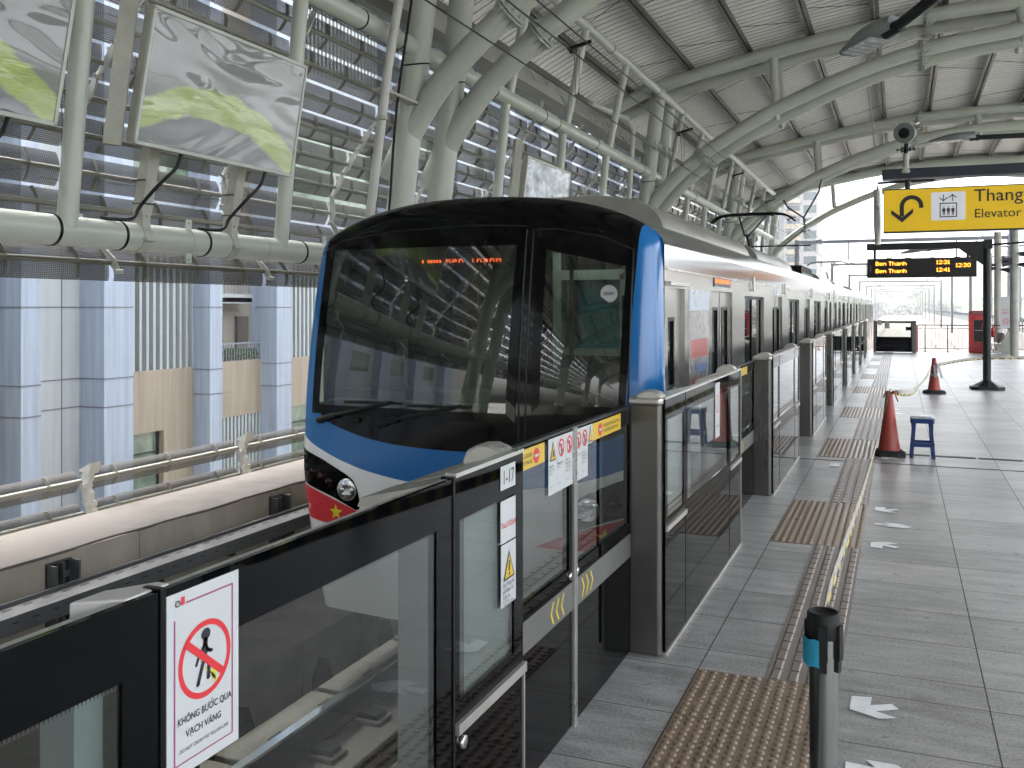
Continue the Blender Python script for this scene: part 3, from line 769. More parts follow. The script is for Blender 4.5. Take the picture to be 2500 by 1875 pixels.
# return flange to the body
lo=[rows[j][0] for j in range(NZ+1)]+[rows[NZ][i] for i in range(1,NX+1)]+[rows[j][NX] for j in range(NZ-1,-1,-1)]
front=obj('cab_front',b,M['front'],train)
def patch(P,off,nu=14,nv=14,thick=None):
    """4-corner patch following the face, corners BL,BR,TR,TL"""
    rows=[]
    for j in range(nv+1):
        r=[]
        for i in range(nu+1):
            u,v=i/nu,j/nv
            x=(P[0][0]*(1-u)+P[1][0]*u)*(1-v)+(P[3][0]*(1-u)+P[2][0]*u)*v
            z=(P[0][1]*(1-u)+P[1][1]*u)*(1-v)+(P[3][1]*(1-u)+P[2][1]*u)*v
            r.append(sp(x,z,off))
        rows.append(r)
    return rows
def polypatch(mb,P,off,m=0,sub=.05):
    """arbitrary outline following the face: fine strips"""
    import mathutils
    pts=[]; 
    for (ax,az),(bx,bz) in zip(P,P[1:]+P[:1]):
        n=max(1,int(math.hypot(bx-ax,bz-az)/sub))
        for k in range(n): pts.append((ax+(bx-ax)*k/n,az+(bz-az)*k/n))
    import mathutils.geometry as G
    inner=[]
    x0=min(p[0] for p in pts);x1=max(p[0] for p in pts);z0=min(p[1] for p in pts);z1=max(p[1] for p in pts)
    x=x0+sub
    while x<x1:
        z=z0+sub
        while z<z1:
            if inpoly(x,z,pts) and min(math.hypot(x-a,z-c) for a,c in pts)>sub*.6: inner.append((x,z))
            z+=sub
        x+=sub
    n=len(pts); V2=[V(p) for p in pts+inner]
    r=G.delaunay_2d_cdt(V2,[(i,(i+1)%n) for i in range(n)],[list(range(n))],1,1e-6)
    b0=len(mb.v)
    for p in r[0]: mb.v.append(tuple(sp(p.x,p.y,off)))
    for f in r[2]:
        f=list(f); a=[r[0][i] for i in f]
        ar_=sum(a[i].x*a[(i+1)%len(a)].y-a[(i+1)%len(a)].x*a[i].y for i in range(len(a)))
        if ar_<0: f=f[::-1]
        mb.f.append([b0+i for i in f]); mb.m.append(m); mb.s.append(True)
    return mb
b=MB(); b.grid(patch([(-1.36,.955),(.43,.955),(.47,2.33),(-1.31,2.33)],.004,24,20),0,True); o=obj('windscreen',b,M['windshield'],train)
# black frame border of screens
def border(P,Q,off):
    b=MB(); n=len(P)
    for i in range(n):
        a0,a1,c0,c1=P[i],P[(i+1)%n],Q[i],Q[(i+1)%n]; K=12
        for k in range(K):
            L=lambda A,B,f:(A[0]+(B[0]-A[0])*f,A[1]+(B[1]-A[1])*f)
            p=[L(a0,a1,k/K),L(a0,a1,(k+1)/K),L(c0,c1,(k+1)/K),L(c0,c1,k/K)]
            b.face([sp(x,z,off) for x,z in p],0,True)
    return b
obj('windscreen_seal',border([(-1.40,.915),(.47,.915),(.51,2.37),(-1.35,2.37)],[(-1.325,.99),(.395,.99),(.43,2.285),(-1.275,2.285)],.007),M['seal'],o)
b=MB(); b.grid(patch([(.64,1.04),(1.29,1.04),(1.32,2.14),(.64,2.28)],.004),0,True); door=obj('emergency_door_window',b,M['windshield'],train)
obj('window_seal',border([(.60,1.0),(1.31,1.0),(1.34,2.18),(.60,2.33)],[(.665,1.065),(1.262,1.065),(1.288,2.105),(.665,2.245)],.007),M['seal'],door)
# trim lines round the emergency door
b=MB()
def line(pts,r,off):
    P=[]
    for (ax,az),(bx,bz) in zip(pts,pts[1:]):
        for k in range(8): P.append(sp(ax+(bx-ax)*k/8,az+(bz-az)*k/8,off))
    P.append(sp(*pts[-1],off)); return P
b.tube(line([(.555,.70),(.555,2.40),(.75,2.40),(1.1,2.33),(1.335,2.23),(1.335,.72)],.006,.004),.0065,6)
b.tube(line([(-1.40,2.26),(-1.2,2.36),(-.7,2.42),(0,2.45),(.5,2.43)],.006,.004),.006,6)
b.tube(line([(.50,.72),(.50,2.40)],.006,.004),.006,6)
obj('door_seam',b,M['dgrey'],train)
# destination display
b=MB(); b.grid([[V((XC+x,6.86+.0*x,z)) for x in (-.50,.40)] for z in (2.10,2.27)],0,False)
dsp=obj('destination_display',b,pm('display_grey_brown',(.05,.04,.032),.4,0,.1,8),train)
b=MB(); x=-.45; random.seed(4)
words=[(1,0,1,1,1,1,1),(2,2,1,1,1,1,0,1),(1,0,0,1,1,2,1,1,1,1,1,1)]
GL={'B':('10001','11110','10001','10001'),'e':('01110','10001','11111','10000'),'n':('10110','11001','10001','10001'),'T':('00100','00100','00100','00100'),'h':('10110','11001','10001','10001'),'a':('01110','00001','01111','10001')}
for wi,w_ in enumerate(words[:1]):
    for c in w_:
        if c==1: b.box(XC+x,XC+x+.013,6.848,6.852,2.160,2.160+.024)
        if c==2: b.box(XC+x,XC+x+.025,6.848,6.852,2.165+random.uniform(-.003,.006),2.178)
        x+=.0265
    x+=.035
for ch in 'Ben Thanh':
    if ch==' ': x+=.05; continue
    for r_,row in enumerate(GL[ch]):
        for c_,on in enumerate(row):
            if on=='1': b.box(XC+x+c_*.0078,XC+x+c_*.0078+.0066,6.848,6.852,2.182-r_*.0078,2.182-r_*.0078+.0066)
    x+=.056
obj('led_row',b,M['ledred'],dsp)
# cab interior: box with panels
b=MB()
b.grid([[V((XC+x,8.35,z)) for x in(-1.4,1.4)] for z in(.2,2.2)],0,False)
b.face([V((XC-1.44,6.95,.6)),V((XC-1.44,8.35,.6)),V((XC-1.44,8.35,2.2)),V((XC-1.44,6.95,2.2))],0)
b.face([V((XC+1.44,6.95,.6)),V((XC+1.44,8.35,.6)),V((XC+1.44,8.35,2.2)),V((XC+1.44,6.95,2.2))],0)
b.face([V((XC-1.44,6.9,.6)),V((XC+1.44,6.9,.6)),V((XC+1.44,8.35,.6)),V((XC-1.44,8.35,.6))],1)
b.face([V((XC-1.2,7.05,2.38)),V((XC+1.2,7.05,2.38)),V((XC+1.2,8.35,2.38)),V((XC-1.2,8.35,2.38))],1)
cab=obj('cab_interior',b,[M['interior'],M['interior2']],train)
b=MB(); b.box(XC-1.35,XC+.35,6.80,7.25,.6,1.02); b.box(XC-1.35,XC+.35,6.95,7.4,1.0,1.1,0)
b.box(XC-.15,XC+.45,8.0,8.3,.6,1.25,0); b.box(XC-1.42,XC-.72,8.0,8.3,1.5,2.05,0); 
b.box(XC+.10,XC+.16,8.2,8.3,.6,2.4,1); b.box(XC+.35,XC+.41,8.2,8.3,.6,2.4,1)
obj('driver_desk',b,[M['interior'],M['interior2']],cab,bevel=.01)
b=MB(); b.box(XC+.05,XC+.06,7.7,7.71,1.75,2.0); 
for (x0,x1,z0,z1) in ((-.20,.02,1.98,1.985),(-.20,.02,1.70,1.705),(-.20,-.195,1.70,1.985),(.015,.02,1.70,1.985)): b.box(XC+x0,XC+x1,6.92,6.925,z0,z1)
obj('sticker_outline',b,M['inkgrey'],cab)
b=MB(); b.box(XC-.52+.72,XC-.52+.80,8.2,8.34,.6,2.3); b.box(XC-.52+.80,XC-.52+1.40,8.2,8.34,2.05,2.14); b.box(XC-.52+1.36,XC-.52+1.42,8.2,8.34,.6,2.1); b.box(XC-.52+.80,XC-.52+1.4,8.2,8.34,1.36,1.42)
cd=obj('cab_rear_door',b,M['alu'],cab)
b=MB(); b.box(XC-.52+.82,XC-.52+1.36,8.32,8.345,1.42,2.05); b.text('',.05,(0,0,0),(1,0,0),(0,0,1),1)
b.box(XC-.52+.83,XC-.52+.88,8.31,8.32,1.85,2.02,2)
for k in range(7):
    x=XC-.52+.95+k*.055; b.tube([(x,8.315,1.47),(x+.01,8.315,1.56),(x+random.uniform(-.04,.04),8.315,1.60+random.uniform(0,.06))],.005,5,1)
for k in range(3): b.box(XC-.52+.90,XC-.52+1.33,8.312,8.32,1.75+k*.1,1.755+k*.1,1)
obj('poster',b,[M['teal'],M['band'],M['yellow']],cab)
b=MB(); b.box(XC-.1,XC+.6,7.15,7.3,2.345,2.36); obj('ceiling_light',b,M['lamp_on'],cab)  # unseen cab lamp added to brighten the poster
b=MB(); c=sp(1.17,1.90,.01)
b.lathe(c,[(0.0,-.004),(.065,-.004),(.065,.001)],28,0,'y',False); o=obj('round_badge',b,pm('badge_grey',(.40,.42,.42),.5,0,.05,9),train)
b=MB(); b.text('S5/97',.036,c+V((0,-.008,-.012)),(1,0,0),(0,0,1),0,'CENTER',1.0); obj('badge_number',b,M['ink'],o)
# wipers
for x0,z0,x1,z1,x2,z2 in ((-1.30,.865,-.62,1.035,-.9,.99),(-.70,.862,.0,1.03,-.3,.98)):
    b=MB(); p=line([(x0,z0),(x0+.16,z0+.045)],.01,.05); b.tube(p,.026,8)
    b.tube(line([(x0+.05,z0+.02),(x1,z1)],.01,.055),.016,8); b.tube(line([(x1-.42,z1-.055+.045),(x1+.10,z1-.005)],.01,.04),.010,6)
    b.lathe(sp(x0+.01,z0,.05),[(.034,0),(.034,.07)],12,0,'y'); obj('wiper',b,M['rubber'],train)
b=MB(); b.lathe(sp(-.93,.87,.03),[(0,0),(.022,0),(.022,.03)],14,0,'y'); b.lathe(sp(-.80,.80,.01),[(0,0),(.012,0),(.012,.03)],10,0,'y'); obj('washer_nozzle',b,M['rubber'],train)
# light clusters, red flashes with star, coupler apron
for sg in (-1,1):
    P=[(-1.525,.615),(-1.28,.53),(-1.05,.43),(-.975,.385),(-.935,.315),(-.915,.225),(-.92,.15),(-.955,.135),(-1.17,.22),(-1.515,.325)]
    if sg>0: P=[(-x,z) for x,z in P][::-1]
    else: P=P[::-1]
    b=MB(); polypatch(b,P,.006); lc=obj('light_cluster',b,M['blackglass'],train)
    b=MB(); c=sp(sg*1.035,.30,.008)
    b.lathe(c,[(.092,.005),(.092,-.006),(.08,-.008)],28,0,'y'); b.lathe(c,[(.0,.0),(.02,-.012),(.055,-.016),(.08,-.009)],28,1,'y',True,False)
    for k in range(6):
        a=k*1.05; q=c+V((.045*math.cos(a),-.012,.045*math.sin(a))); b.lathe(q,[(0,-.018),(.018,-.006),(.024,0)],10,1,'y')
    obj('headlight',b,[M['chrome'],M['headlight']],lc)
    b=MB(); 
    for k in range(3): b.lathe(sp(sg*(1.22+.09*k),.35+.035*k,.007),[(.0,-.004),(.03,-.004),(.033,.0)],14,0,'y')
    obj('tail_light',b,pm('dark_red_lens',(.02,.001,.0015),.15,0,0,spec=.3),lc)
    P=[(-1.52,.315),(-1.475,.03),(-1.30,.0),(-.9,-.02),(-.62,-.01),(-.95,.13)]
    if sg>0: P=[(-x,z) for x,z in P]
    else: P=P
    b=MB(); polypatch(b,P if sg<0 else P[::-1],.005); rf=obj('red_flash',b,M['red'],train)
    b=MB(); st=[]
    for k in range(10):
        a=math.pi/2+k*math.pi/5; r=.072 if k%2==0 else .028; st.append((sg*1.16+r*math.cos(a),.10+r*math.sin(a)))
    polypatch(b,st,.009,0,.03); obj('yellow_star',b,pm('star_yellow',(.75,.62,.03),.35,0,0),rf)
b=MB()
b.box(XC-.4,XC+.4,6.72,6.9,-.75,-.35); b.lathe((XC,6.35,-.55),[(.11,0),(.12,.1),(.08,.14),(.08,.5)],16,0,'y'); obj('coupler',b,M['dgrey'],train,bevel=.02)
# --- car bodies
def section(z0=-.72):
    P=[(HW,z0),(HW+.0,2.10)]
    for k in range(1,13):
        a=k/12; x=HW*(1-a**1.9*1.0) if k<12 else 0
        P.append((max(0,x),ztop(max(0,x))+.0))
    return P
doors=[8.98,13.55,18.25,23.18]; DW=1.16
wins=[(11.0,12.65),(15.62,17.3),(20.37,22.17)]
def car(y0,y1,first,ci):
    # shell with real openings on the platform side
    ops=[]
    off=(0 if ci==0 else 19.7*ci)
    for d in doors: ops.append((d+off,d+off+DW,-.02,1.955,'d'))
    for a,c in wins: ops.append((a+off,c+off,.86,1.93,'w'))
    if first: ops.append((7.14,7.76,-.02,1.95,'c'))
    if ci: ops.append((off+7.35,off+8.2,.86,1.93,'w'))
    ops.append((24.95+off,25.75+off,.86,1.93,'w'))
    ops=[o for o in ops if o[1]<y1-.1]
    for side in (1,-1):
        X=XC+side*HW
        ys=sorted(set([y0,y1]+[v for o in ops for v in o[:2]])); zs=sorted(set([-.72,2.10]+[v for o in ops for v in o[2:4]]))
        b=MB()
        for a,c in zip(ys,ys[1:]):
            for e,f in zip(zs,zs[1:]):
                cy,cz=(a+c)/2,(e+f)/2
                if any(o[0]<cy<o[1] and o[2]<cz<o[3] for o in ops): continue
                q=[(X,a,e),(X,c,e),(X,c,f),(X,a,f)]; b.face(q if side>0 else q[::-1],0)
        for o in ops:
            Xi=X-side*.06
            for q in ([(X,o[0],o[2]),(Xi,o[0],o[2]),(Xi,o[0],o[3]),(X,o[0],o[3])],[(X,o[1],o[2]),(X,o[1],o[3]),(Xi,o[1],o[3]),(Xi,o[1],o[2])],[(X,o[0],o[3]),(Xi,o[0],o[3]),(Xi,o[1],o[3]),(X,o[1],o[3])],[(X,o[0],o[2]),(X,o[1],o[2]),(Xi,o[1],o[2]),(Xi,o[0],o[2])]): b.face(q,0)
        if side>0:
            sideo=obj('car_side',b,M['steelbody'],train)
        else: obj('car_side',b,M['steelbody'],train)
    # cantrail and roof
    b=MB(); rows=[]
    prof_=[(HW,2.10)]; 
    for k in range(0,25):
        a=k/24*math.pi/2; prof_.append((HW*math.cos(a)**.62 if k<24 else 0,2.27+.42*0 if k==0 else ztop(HW*math.cos(a)**.62 if k<24 else 0)))
    full=[(x,z) for x,z in prof_]+[(-x,z) for x,z in prof_[::-1][1:]]
    b.grid([[V((XC+x,y0,z)) for x,z in full],[V((XC+x,y1,z)) for x,z in full]][::-1],0,True)
    ro=obj('car_roof',b,M['steelroof'],train)
    b=MB()
    for y in (y0,y1):
        if first and y==y0: 
            pass
        f=[V((XC+x,y,z)) for x,z in full]+[V((XC-HW,y,-.72)),V((XC+HW,y,-.72))]
        if not(first and y==y0): b.face(f if y==y1 else f[::-1],0)
    obj('car_end',b,M['dgrey'],train)
    b=MB(); b.box(XC-HW+.08,XC+HW-.08,max(y0+1.4,y0),y1-.06,-.05,0.0); b.box(XC-HW+.08,XC+HW-.08,max(y0+1.45,y0),y1-.06,2.12,2.16,1)
    for o in ops:
        if o[4]=='w':
            for side in (-1,1): b.box(XC+side*(HW-.55),XC+side*(HW-.1),o[0]-.3,o[1]+.3,0,.45,2); b.box(XC+side*(HW-.13),XC+side*(HW-.09),o[0]-.2,o[1]+.2,.45,.84,2)
    b.box(XC-.02,XC+.02,y0+3,y1-1,1.85,1.88,1)
    bl=MB()
    for sx in (-.6,.6): bl.box(XC+sx-.05,XC+sx+.05,y0+1.8,y1-.5,2.10,2.118)
    obj('saloon_light',bl,M['lamp_on'],train)
    obj('car_interior',b,[M['interior2'],M['interior'],pm('seat_red',(.25,.03,.03),.5,0,.1,6)],train)
    # drip rails, band over windows
    b=MB(); b.box(XC+HW,XC+HW+.012,y0+.05,y1-.05,2.085,2.10); b.box(XC+HW,XC+HW+.006,y0+.05,y1-.05,.80,.812); b.box(XC-HW-.012,XC-HW,y0+.05,y1-.05,2.085,2.10)
    obj('drip_rail',b,M['chrome'],train)
    for o in ops:
        for side in (1,-1):
            if side<0 and o[4]=='c': continue
            X=XC+side*(HW-.05); a,c,e,f=o[:4]
            if o[4]=='w':
                b=MB(); b.box(X-.012,X+.012,a,a+.035,e,f); b.box(X-.012,X+.012,c-.035,c,e,f); b.box(X-.012,X+.012,a,c,f-.035,f); b.box(X-.012,X+.012,a,c,e,e+.035); b.box(X-.01,X+.014,(a+c)/2-.012,(a+c)/2+.012,e,f)
                wo=obj('side_window',b,M['black'],train)
                b=MB(); b.face([(X,a,e),(X,c,e),(X,c,f),(X,a,f)] if side>0 else [(X,c,e),(X,a,e),(X,a,f),(X,c,f)]); obj('window_pane',b,M['glassdark'],wo)
            else:
                n=2 if o[4]=='d' else 1
                for q in range(n):
                    ya=a+(c-a)*q/n+.004; yb=a+(c-a)*(q+1)/n-.004
                    wa,wb=ya+.12,yb-.10
                    if n==1: wa,wb=ya+.08,ya+.36
                    wz0,wz1=.75,1.80
                    if n==1: wz0,wz1=1.15,1.72
                    b=MB()
                    for (p0,p1,q0,q1) in ((ya,wa,e,f),(wb,yb,e,f),(wa,wb,e,wz0),(wa,wb,wz1,f)): b.box(X-.015,X+.015,p0,p1,q0,q1)
                    b.box(X-.016,X+.018,ya-.004,ya+.006,e,f,1)
                    do=obj('sliding_door' if n==2 else 'cab_door',b,[M['steelbody'],M['black']],train)
                    b=MB(); rr=.05; G_=[]
                    b.box(X-.004,X+.004,wa,wb,wz0,wz1); b.box(X+.004,X+.02,wa,wa+.03,wz0,wz1,1); b.box(X+.004,X+.02,wb-.03,wb,wz0,wz1,1); b.box(X+.004,X+.02,wa+.03,wb-.03,wz1-.03,wz1,1); b.box(X+.004,X+.02,wa+.03,wb-.03,wz0,wz0+.03,1)
                    obj('door_window',b,[M['trainwin'],M['black']],do)
                    if n==1:
                        b=MB()
                        for yy in (ya+.05,yb-.10):
                            b.tube([(X+.03,yy,.45),(X+.06,yy,.47),(X+.06,yy,1.12),(X+.03,yy,1.14)],.012,8)
                        obj('grab_handle',b,M['chrome'],do)
                if o[4]=='c':
                    b=MB(); b.box(X+.05,X+.085,a-.04,c+.04,f+.02,f+.05); obj('door_gutter',b,M['alu'],train)
    # external destination panels, lamps, logos
    X=XC+HW
    if first:
        b=MB(); b.box(X,X+.008,9.06,9.98,2.0,2.09,1); b.box(X,X+.007,9.06,9.98,2.02-.03,2.0,2)
        o=obj('side_display',b,[M['ledbg'],M['ledbg'],M['white']],train)
        b=MB()
        for k in range(5): b.box(X+.009,X+.010,9.10+k*.17,9.22+k*.17,2.035,2.075)
        b.text('BEN THANH',.05,(X+.011,9.12,2.03),(0,1,0),(0,0,1)); obj('side_led',b,M['ledside'],o)
        b=MB(); b.box(X,X+.003,7.93,8.80,1.77,1.95); b.box(X,X+.002,7.93,8.80,1.0,1.765,1); w_=obj('side_poster',b,[pm('pale_blue_sticker',(.50,.56,.64),.3,0,.04,5),pm('pale_ad_panel',(.42,.40,.41),.25,.5,.12,2)],train)
        b=MB(); b.text('VU',.24,(X+.004,7.98,1.02),(0,1,0),(0,0,1),0,'LEFT',1.1,bold=.06); b.box(X+.0025,X+.0035,8.0,8.74,1.36,1.52,0); b.box(X+.0025,X+.0035,8.2,8.72,1.23,1.30,1); obj('poster_print',b,[pm('faded_red_print',(.42,.10,.09),.35,.2,.3,4),pm('faded_blue_print',(.12,.17,.32),.35,.2,.2,4)],w_)  # panel, letters and bars paint an ad's reflection on the steel side
    for q,yy in enumerate((off+11.55,off+14.9,off+19.7,off+24.7)):
        if yy<y1:
            b=MB(); b.tube([(X+.025,yy,1.99),(X+.025,yy,2.16)],.016,8); b.box(X,X+.03,yy-.015,yy+.015,2.0,2.02); obj('marker_lamp',b,M['alu'],train)
    for d in doors[1:]:
        yy=d+off
        if yy+1<y1:
            b=MB(); b.box(X,X+.004,yy+.15,yy+.75,1.975,2.07); o=obj('line_emblem',b,pm('emblem_plate',(.60,.62,.64),.4,0,.05,5),train)
            b=MB(); b.ring((.3,.05),.02,.034,(X+.006,yy+.15,1.975),(0,1,0),(0,0,1),0,20); b.box(X+.004,X+.006,yy+.42,yy+.48,2.0,2.05); obj('emblem_ring',b,M['inkgrey'],o)
car(7.03,26.60,True,0)
car(26.85,46.2,False,1); car(46.5,66.0,False,2)
b=MB()
for y in (26.6,46.2): 
    b.grid([[V((XC+x,y+.25*k/6+(0 if y<30 else .0),z)) for x,z in [(-1.35,-.3),(1.35,-.3),(1.35,2.3),(-1.35,2.3)]] for k in range(7)],0,False,True)
obj('gangway',b,M['rubber'],train)
# roof equipment
def hump(y0,y1,hw,z0,z1,lab='air_conditioner'):
    b=MB(); pr=[(hw,z0)]
    for k in range(9):
        a=k/8*math.pi/2; pr.append((hw-.22+.22*math.cos(a) if False else (hw*(math.cos(a)**.5) if k<8 else 0),z0+.04+(z1-z0-.04)*math.sin(a)**.8))
    full=[(x,z) for x,z in pr]+[(-x,z) for x,z in pr[::-1][1:]]
    R_=[[V((XC+x,y,z)) for x,z in full] for y in (y0,y0+.02,y1-.02,y1)]
    b.grid(R_[::-1],0,True); b.face(R_[0][::-1],0); b.face(R_[-1],0)
    t=obj(lab,b,M['fairing'],train)
    b=MB(); n=int((y1-y0)/.42)
    for i in range(n):
        y=y0+.3+i*.42
        b.box(XC+hw*.86,XC+hw*.86+.05,y,y+.06,z0+.50*(z1-z0),z0+.50*(z1-z0)+.07)
        b.lathe((XC+hw*.5,y,z1-.035),[(.016,0),(.016,.06),(.0,.07)],6)
    b.box(XC+hw*.5-.008,XC+hw*.5+.008,y0+.2,y1-.2,z1+.015,z1+.028)
    obj('roof_fixing',b,M['alu'],t)
    return t
hump(8.9,14.5,1.08,2.40,2.90)
hump(15.4,20.6,1.08,2.40,2.88)
hump(28.5,34.0,1.05,2.40,2.86); hump(35.5,41,1.05,2.40,2.86); hump(49,55,1.05,2.40,2.86); hump(57,63,1.05,2.40,2.86)
b=MB()
for i in range(26): b.box(XC-.85,XC+1.0,23.3+i*.11,23.34+i*.11,2.62,2.80)
b.box(XC-.9,XC+1.02,23.25,26.2,2.55,2.63)
obj('resistor_bank',b,M['black'],train)
def panto(y):
    b=MB(); z=2.72
    for sx in (-.45,.45):
        for dy in (-.5,.5):
            b.lathe((XC+sx,y+dy,z-.1),[(.05,0),(.07,.05),(.05,.08),(.07,.12),(.05,.16),(.05,.22)],10)
    b.bar((XC-.5,y-.5,z+.12),(XC+.5,y-.5,z+.12),.06,.05); b.bar((XC-.5,y+.5,z+.12),(XC+.5,y+.5,z+.12),.06,.05)
    b.bar((XC-.45,y-.5,z+.12),(XC-.45,y+.5,z+.12),.05,.05); b.bar((XC+.45,y-.5,z+.12),(XC+.45,y+.5,z+.12),.05,.05)
    t=obj('pantograph',b,M['dgrey'],train)
    b=MB(); b.tube([(XC,y+.4,z+.15),(XC,y-.75,z+.68)],.035,8); b.tube([(XC+.06,y+.5,z+.13),(XC+.06,y-.65,z+.60)],.015,6)
    b.tube([(XC-.05,y-.75,z+.68),(XC-.30,y+.15,z+1.17)],.022,8); b.tube([(XC+.05,y-.75,z+.68),(XC+.30,y+.15,z+1.17)],.022,8)
    obj('pantograph_arm',b,M['dgrey'],t)
    b=MB()
    for dy in (-.12,.12):
        b.tube(catmull([(XC-.95,y+.15+dy,z+1.05),(XC-.8,y+.15+dy,z+1.17),(XC-.5,y+.15+dy,z+1.235),(XC+.5,y+.15+dy,z+1.235),(XC+.8,y+.15+dy,z+1.17),(XC+.95,y+.15+dy,z+1.05)],4),.022,8)
    b.box(XC-.5,XC+.5,y,y+.3,z+1.19,z+1.22)
    obj('contact_strip',b,M['black'],t)
panto(22.2); panto(46.9)
# ---------------- half height platform barrier and doors
XP=-1.12; XD=-1.30; H=1.335
UY=(0,1,0); UZ=(0,0,1)
def frame_panel(t,y0,y1,z0,z1,wy0,wy1,wz0,wz1,x,th,mats,name='front_panel'):
    """panel facing +X at x with a window opening; returns panel object"""
    b=MB()
    for a,c,e,f in ((y0,wy0,z0,z1),(wy1,y1,z0,z1),(wy0,wy1,z0,wz0),(wy0,wy1,wz1,z1)):
        if c>a+1e-4 and f>e+1e-4: b.box(x-th,x,a,c,e,f)
    return obj(name,b,mats,t)
def pane(par,y0,y1,z0,z1,x,mat='glass',name='glass_pane'):
    b=MB(); b.face([(x,y0,z0),(x,y1,z0),(x,y1,z1),(x,y0,z1)]); return obj(name,b,M[mat],par)
def teeth(par,y0,y1,z,up,x):
    b=MB(); n=int((y1-y0)/.0075)
    for i in range(n):
        y=y0+i*.0075; b.face([(x,y,z),(x,y+.0045,z),(x,y+.0022,z+up)] if up>0 else [(x,y+.0045,z),(x,y,z),(x,y+.0022,z+up)])
    obj('dotted_edge',b,M['ink'],par)
def sticker(par,name,y0,y1,z0,z1,x,mat='white'):
    b=MB(); r=.006
    b.box(x,x+.0015,y0,y1,z0,z1); return obj(name,b,M[mat],par)
def drive_box(t,y0,y1):
    b=MB(); prof_=[(-1.135,H),(-1.15,H+.002),(-1.33,H-.045),(-1.345,H-.06),(-1.345,H-.10),(-1.135,H-.10)]
    b.prism([(x,z) for x,z in prof_],(0,y0,0),(1,0,0),(0,0,1),(0,y1-y0,0)); obj('cover',b,M['alu'],t,bevel=.004)
    b=MB(); b.box(-1.335,-1.14,y0+.01,y1,.0,H-.101); obj('drive_housing',b,M['psd_inner'],t)
def end_cap(t,y,s):
    """rounded metal lip at the end of a housing"""
    b=MB(); rows=[]
    pr=[(-1.14,H+.004),(-1.16,H+.022),(-1.195,H+.033),(-1.235,H+.030),(-1.27,H+.012),(-1.285,H-.025)]
    b.prism([(-1.14,H-.02)]+[p for p in pr]+[(-1.28,H-.04)],(0,y-.02,0),(1,0,0),(0,0,1),(0,.10*s,0)); obj('end_cap',b,M['alu'],t,bevel=.012)
def housing(P,Q,lab,k):
    """from pillar front face P to next door opening start Q"""
    t=thing('platform_barrier',lab,'platform barrier',(XP,P,0),'fixed barrier sections between the platform doors')
    # end post facing the camera
    b=MB(); b.prism([(0,0),(.15,0),(.168,.018),(.168,.14),(0,.14)],(-1.305,P,0),(1,0,0),(0,1,0),(0,0,H-.04)); obj('end_post',b,M['psd_pillar'],t,bevel=.008)
    b=MB(); b.prism([(-.004,-.004),(.158,-.004),(.178,.016),(.178,.15),(-.004,.15)],(-1.306,P-.002,H-.04),(1,0,0),(0,1,0),(0,0,.035)); obj('post_cap',b,M['alu'],t,bevel=.012)
    end_cap(t,P+.04,1)
    L=Q-P; a1=P+.52; a3=Q-.50; a2=a3
    for (u0,u1,rail_,win) in ((P+.02,a1,1,1),(a1,a3,0,1),(a3,Q,1,1)):
        m=.045
        fp=frame_panel(t,u0+.004,u1-.004,.02,H-.012,u0+.05,u1-.05,.70,1.215,XP,.012,M['blackglass'])
        pane(fp,u0+.05,u1-.05,.70,1.215,XP-.004)
        if rail_:
            b=MB(); b.box(XP,XP+.012,u0+.006,u1-.006,.64,.665); obj('trim_rail',b,M['alu'],fp)
    b=MB(); b.box(XP-.03,XP+.004,P+.02,Q,H-.012,H); obj('top_rail',b,M['alu'],t)
    b=MB(); b.box(XP-.02,XP+.006,P+.02,Q,.0,.018); obj('foot_rail',b,M['alu'],t)
    for yy in (a1,a3):
        b=MB(); b.box(XP-.02,XP+.0015,yy-.004,yy+.004,.02,H-.012); obj('panel_joint',b,M['black'],t)
    b=MB(); b.box(XP-.012,XP+.006,Q-.012,Q-.002,.02,H); obj('edge_trim',b,M['alu'],t)
    drive_box(t,P+.16,P+.75); drive_box(t,a3-.1,Q-.02); end_cap(t,Q-.12,1)
    b=MB(); b.box(-1.40,-1.30,P+1.0,P+1.08,0,1.2); b.box(-1.36,-1.30,Q-.7,Q-.62,0,1.2); obj('inner_post',b,M['psd_inner'],t)
    if k==0:
        y=6.2
        s=sticker(t,'notice',y,y+.16,1.30-.36,1.30,XP+.001); b=MB(); o=(XP+.003,y,.94)
        b.ring((.08,.22),.052,.062,o,UY,UZ,0,26); obj('notice_ring',b,M['red'],s)
        b=MB(); o=(XP+.0035,y,.94); b.flat([(.075,.16),(.085,.16),(.085,.26),(.075,.26)],o,UY,UZ); b.text('NO STEPPING OVER'[:0]+'KHÔNG BƯỚC QUA',.02,(XP+.0035,y+.08,1.07-.0-.06),UY,UZ,0,'CENTER',.7); obj('notice_text',b,M['ink'],s)
    return t
hl=['second','third','fourth','fifth','sixth','seventh','eighth']
for k in range(len(PIL)-1):
    housing(PIL[k],PIL[k+1]-1.96,f'glass and metal barrier section just beyond the {nd[k]} pair of platform doors',k)
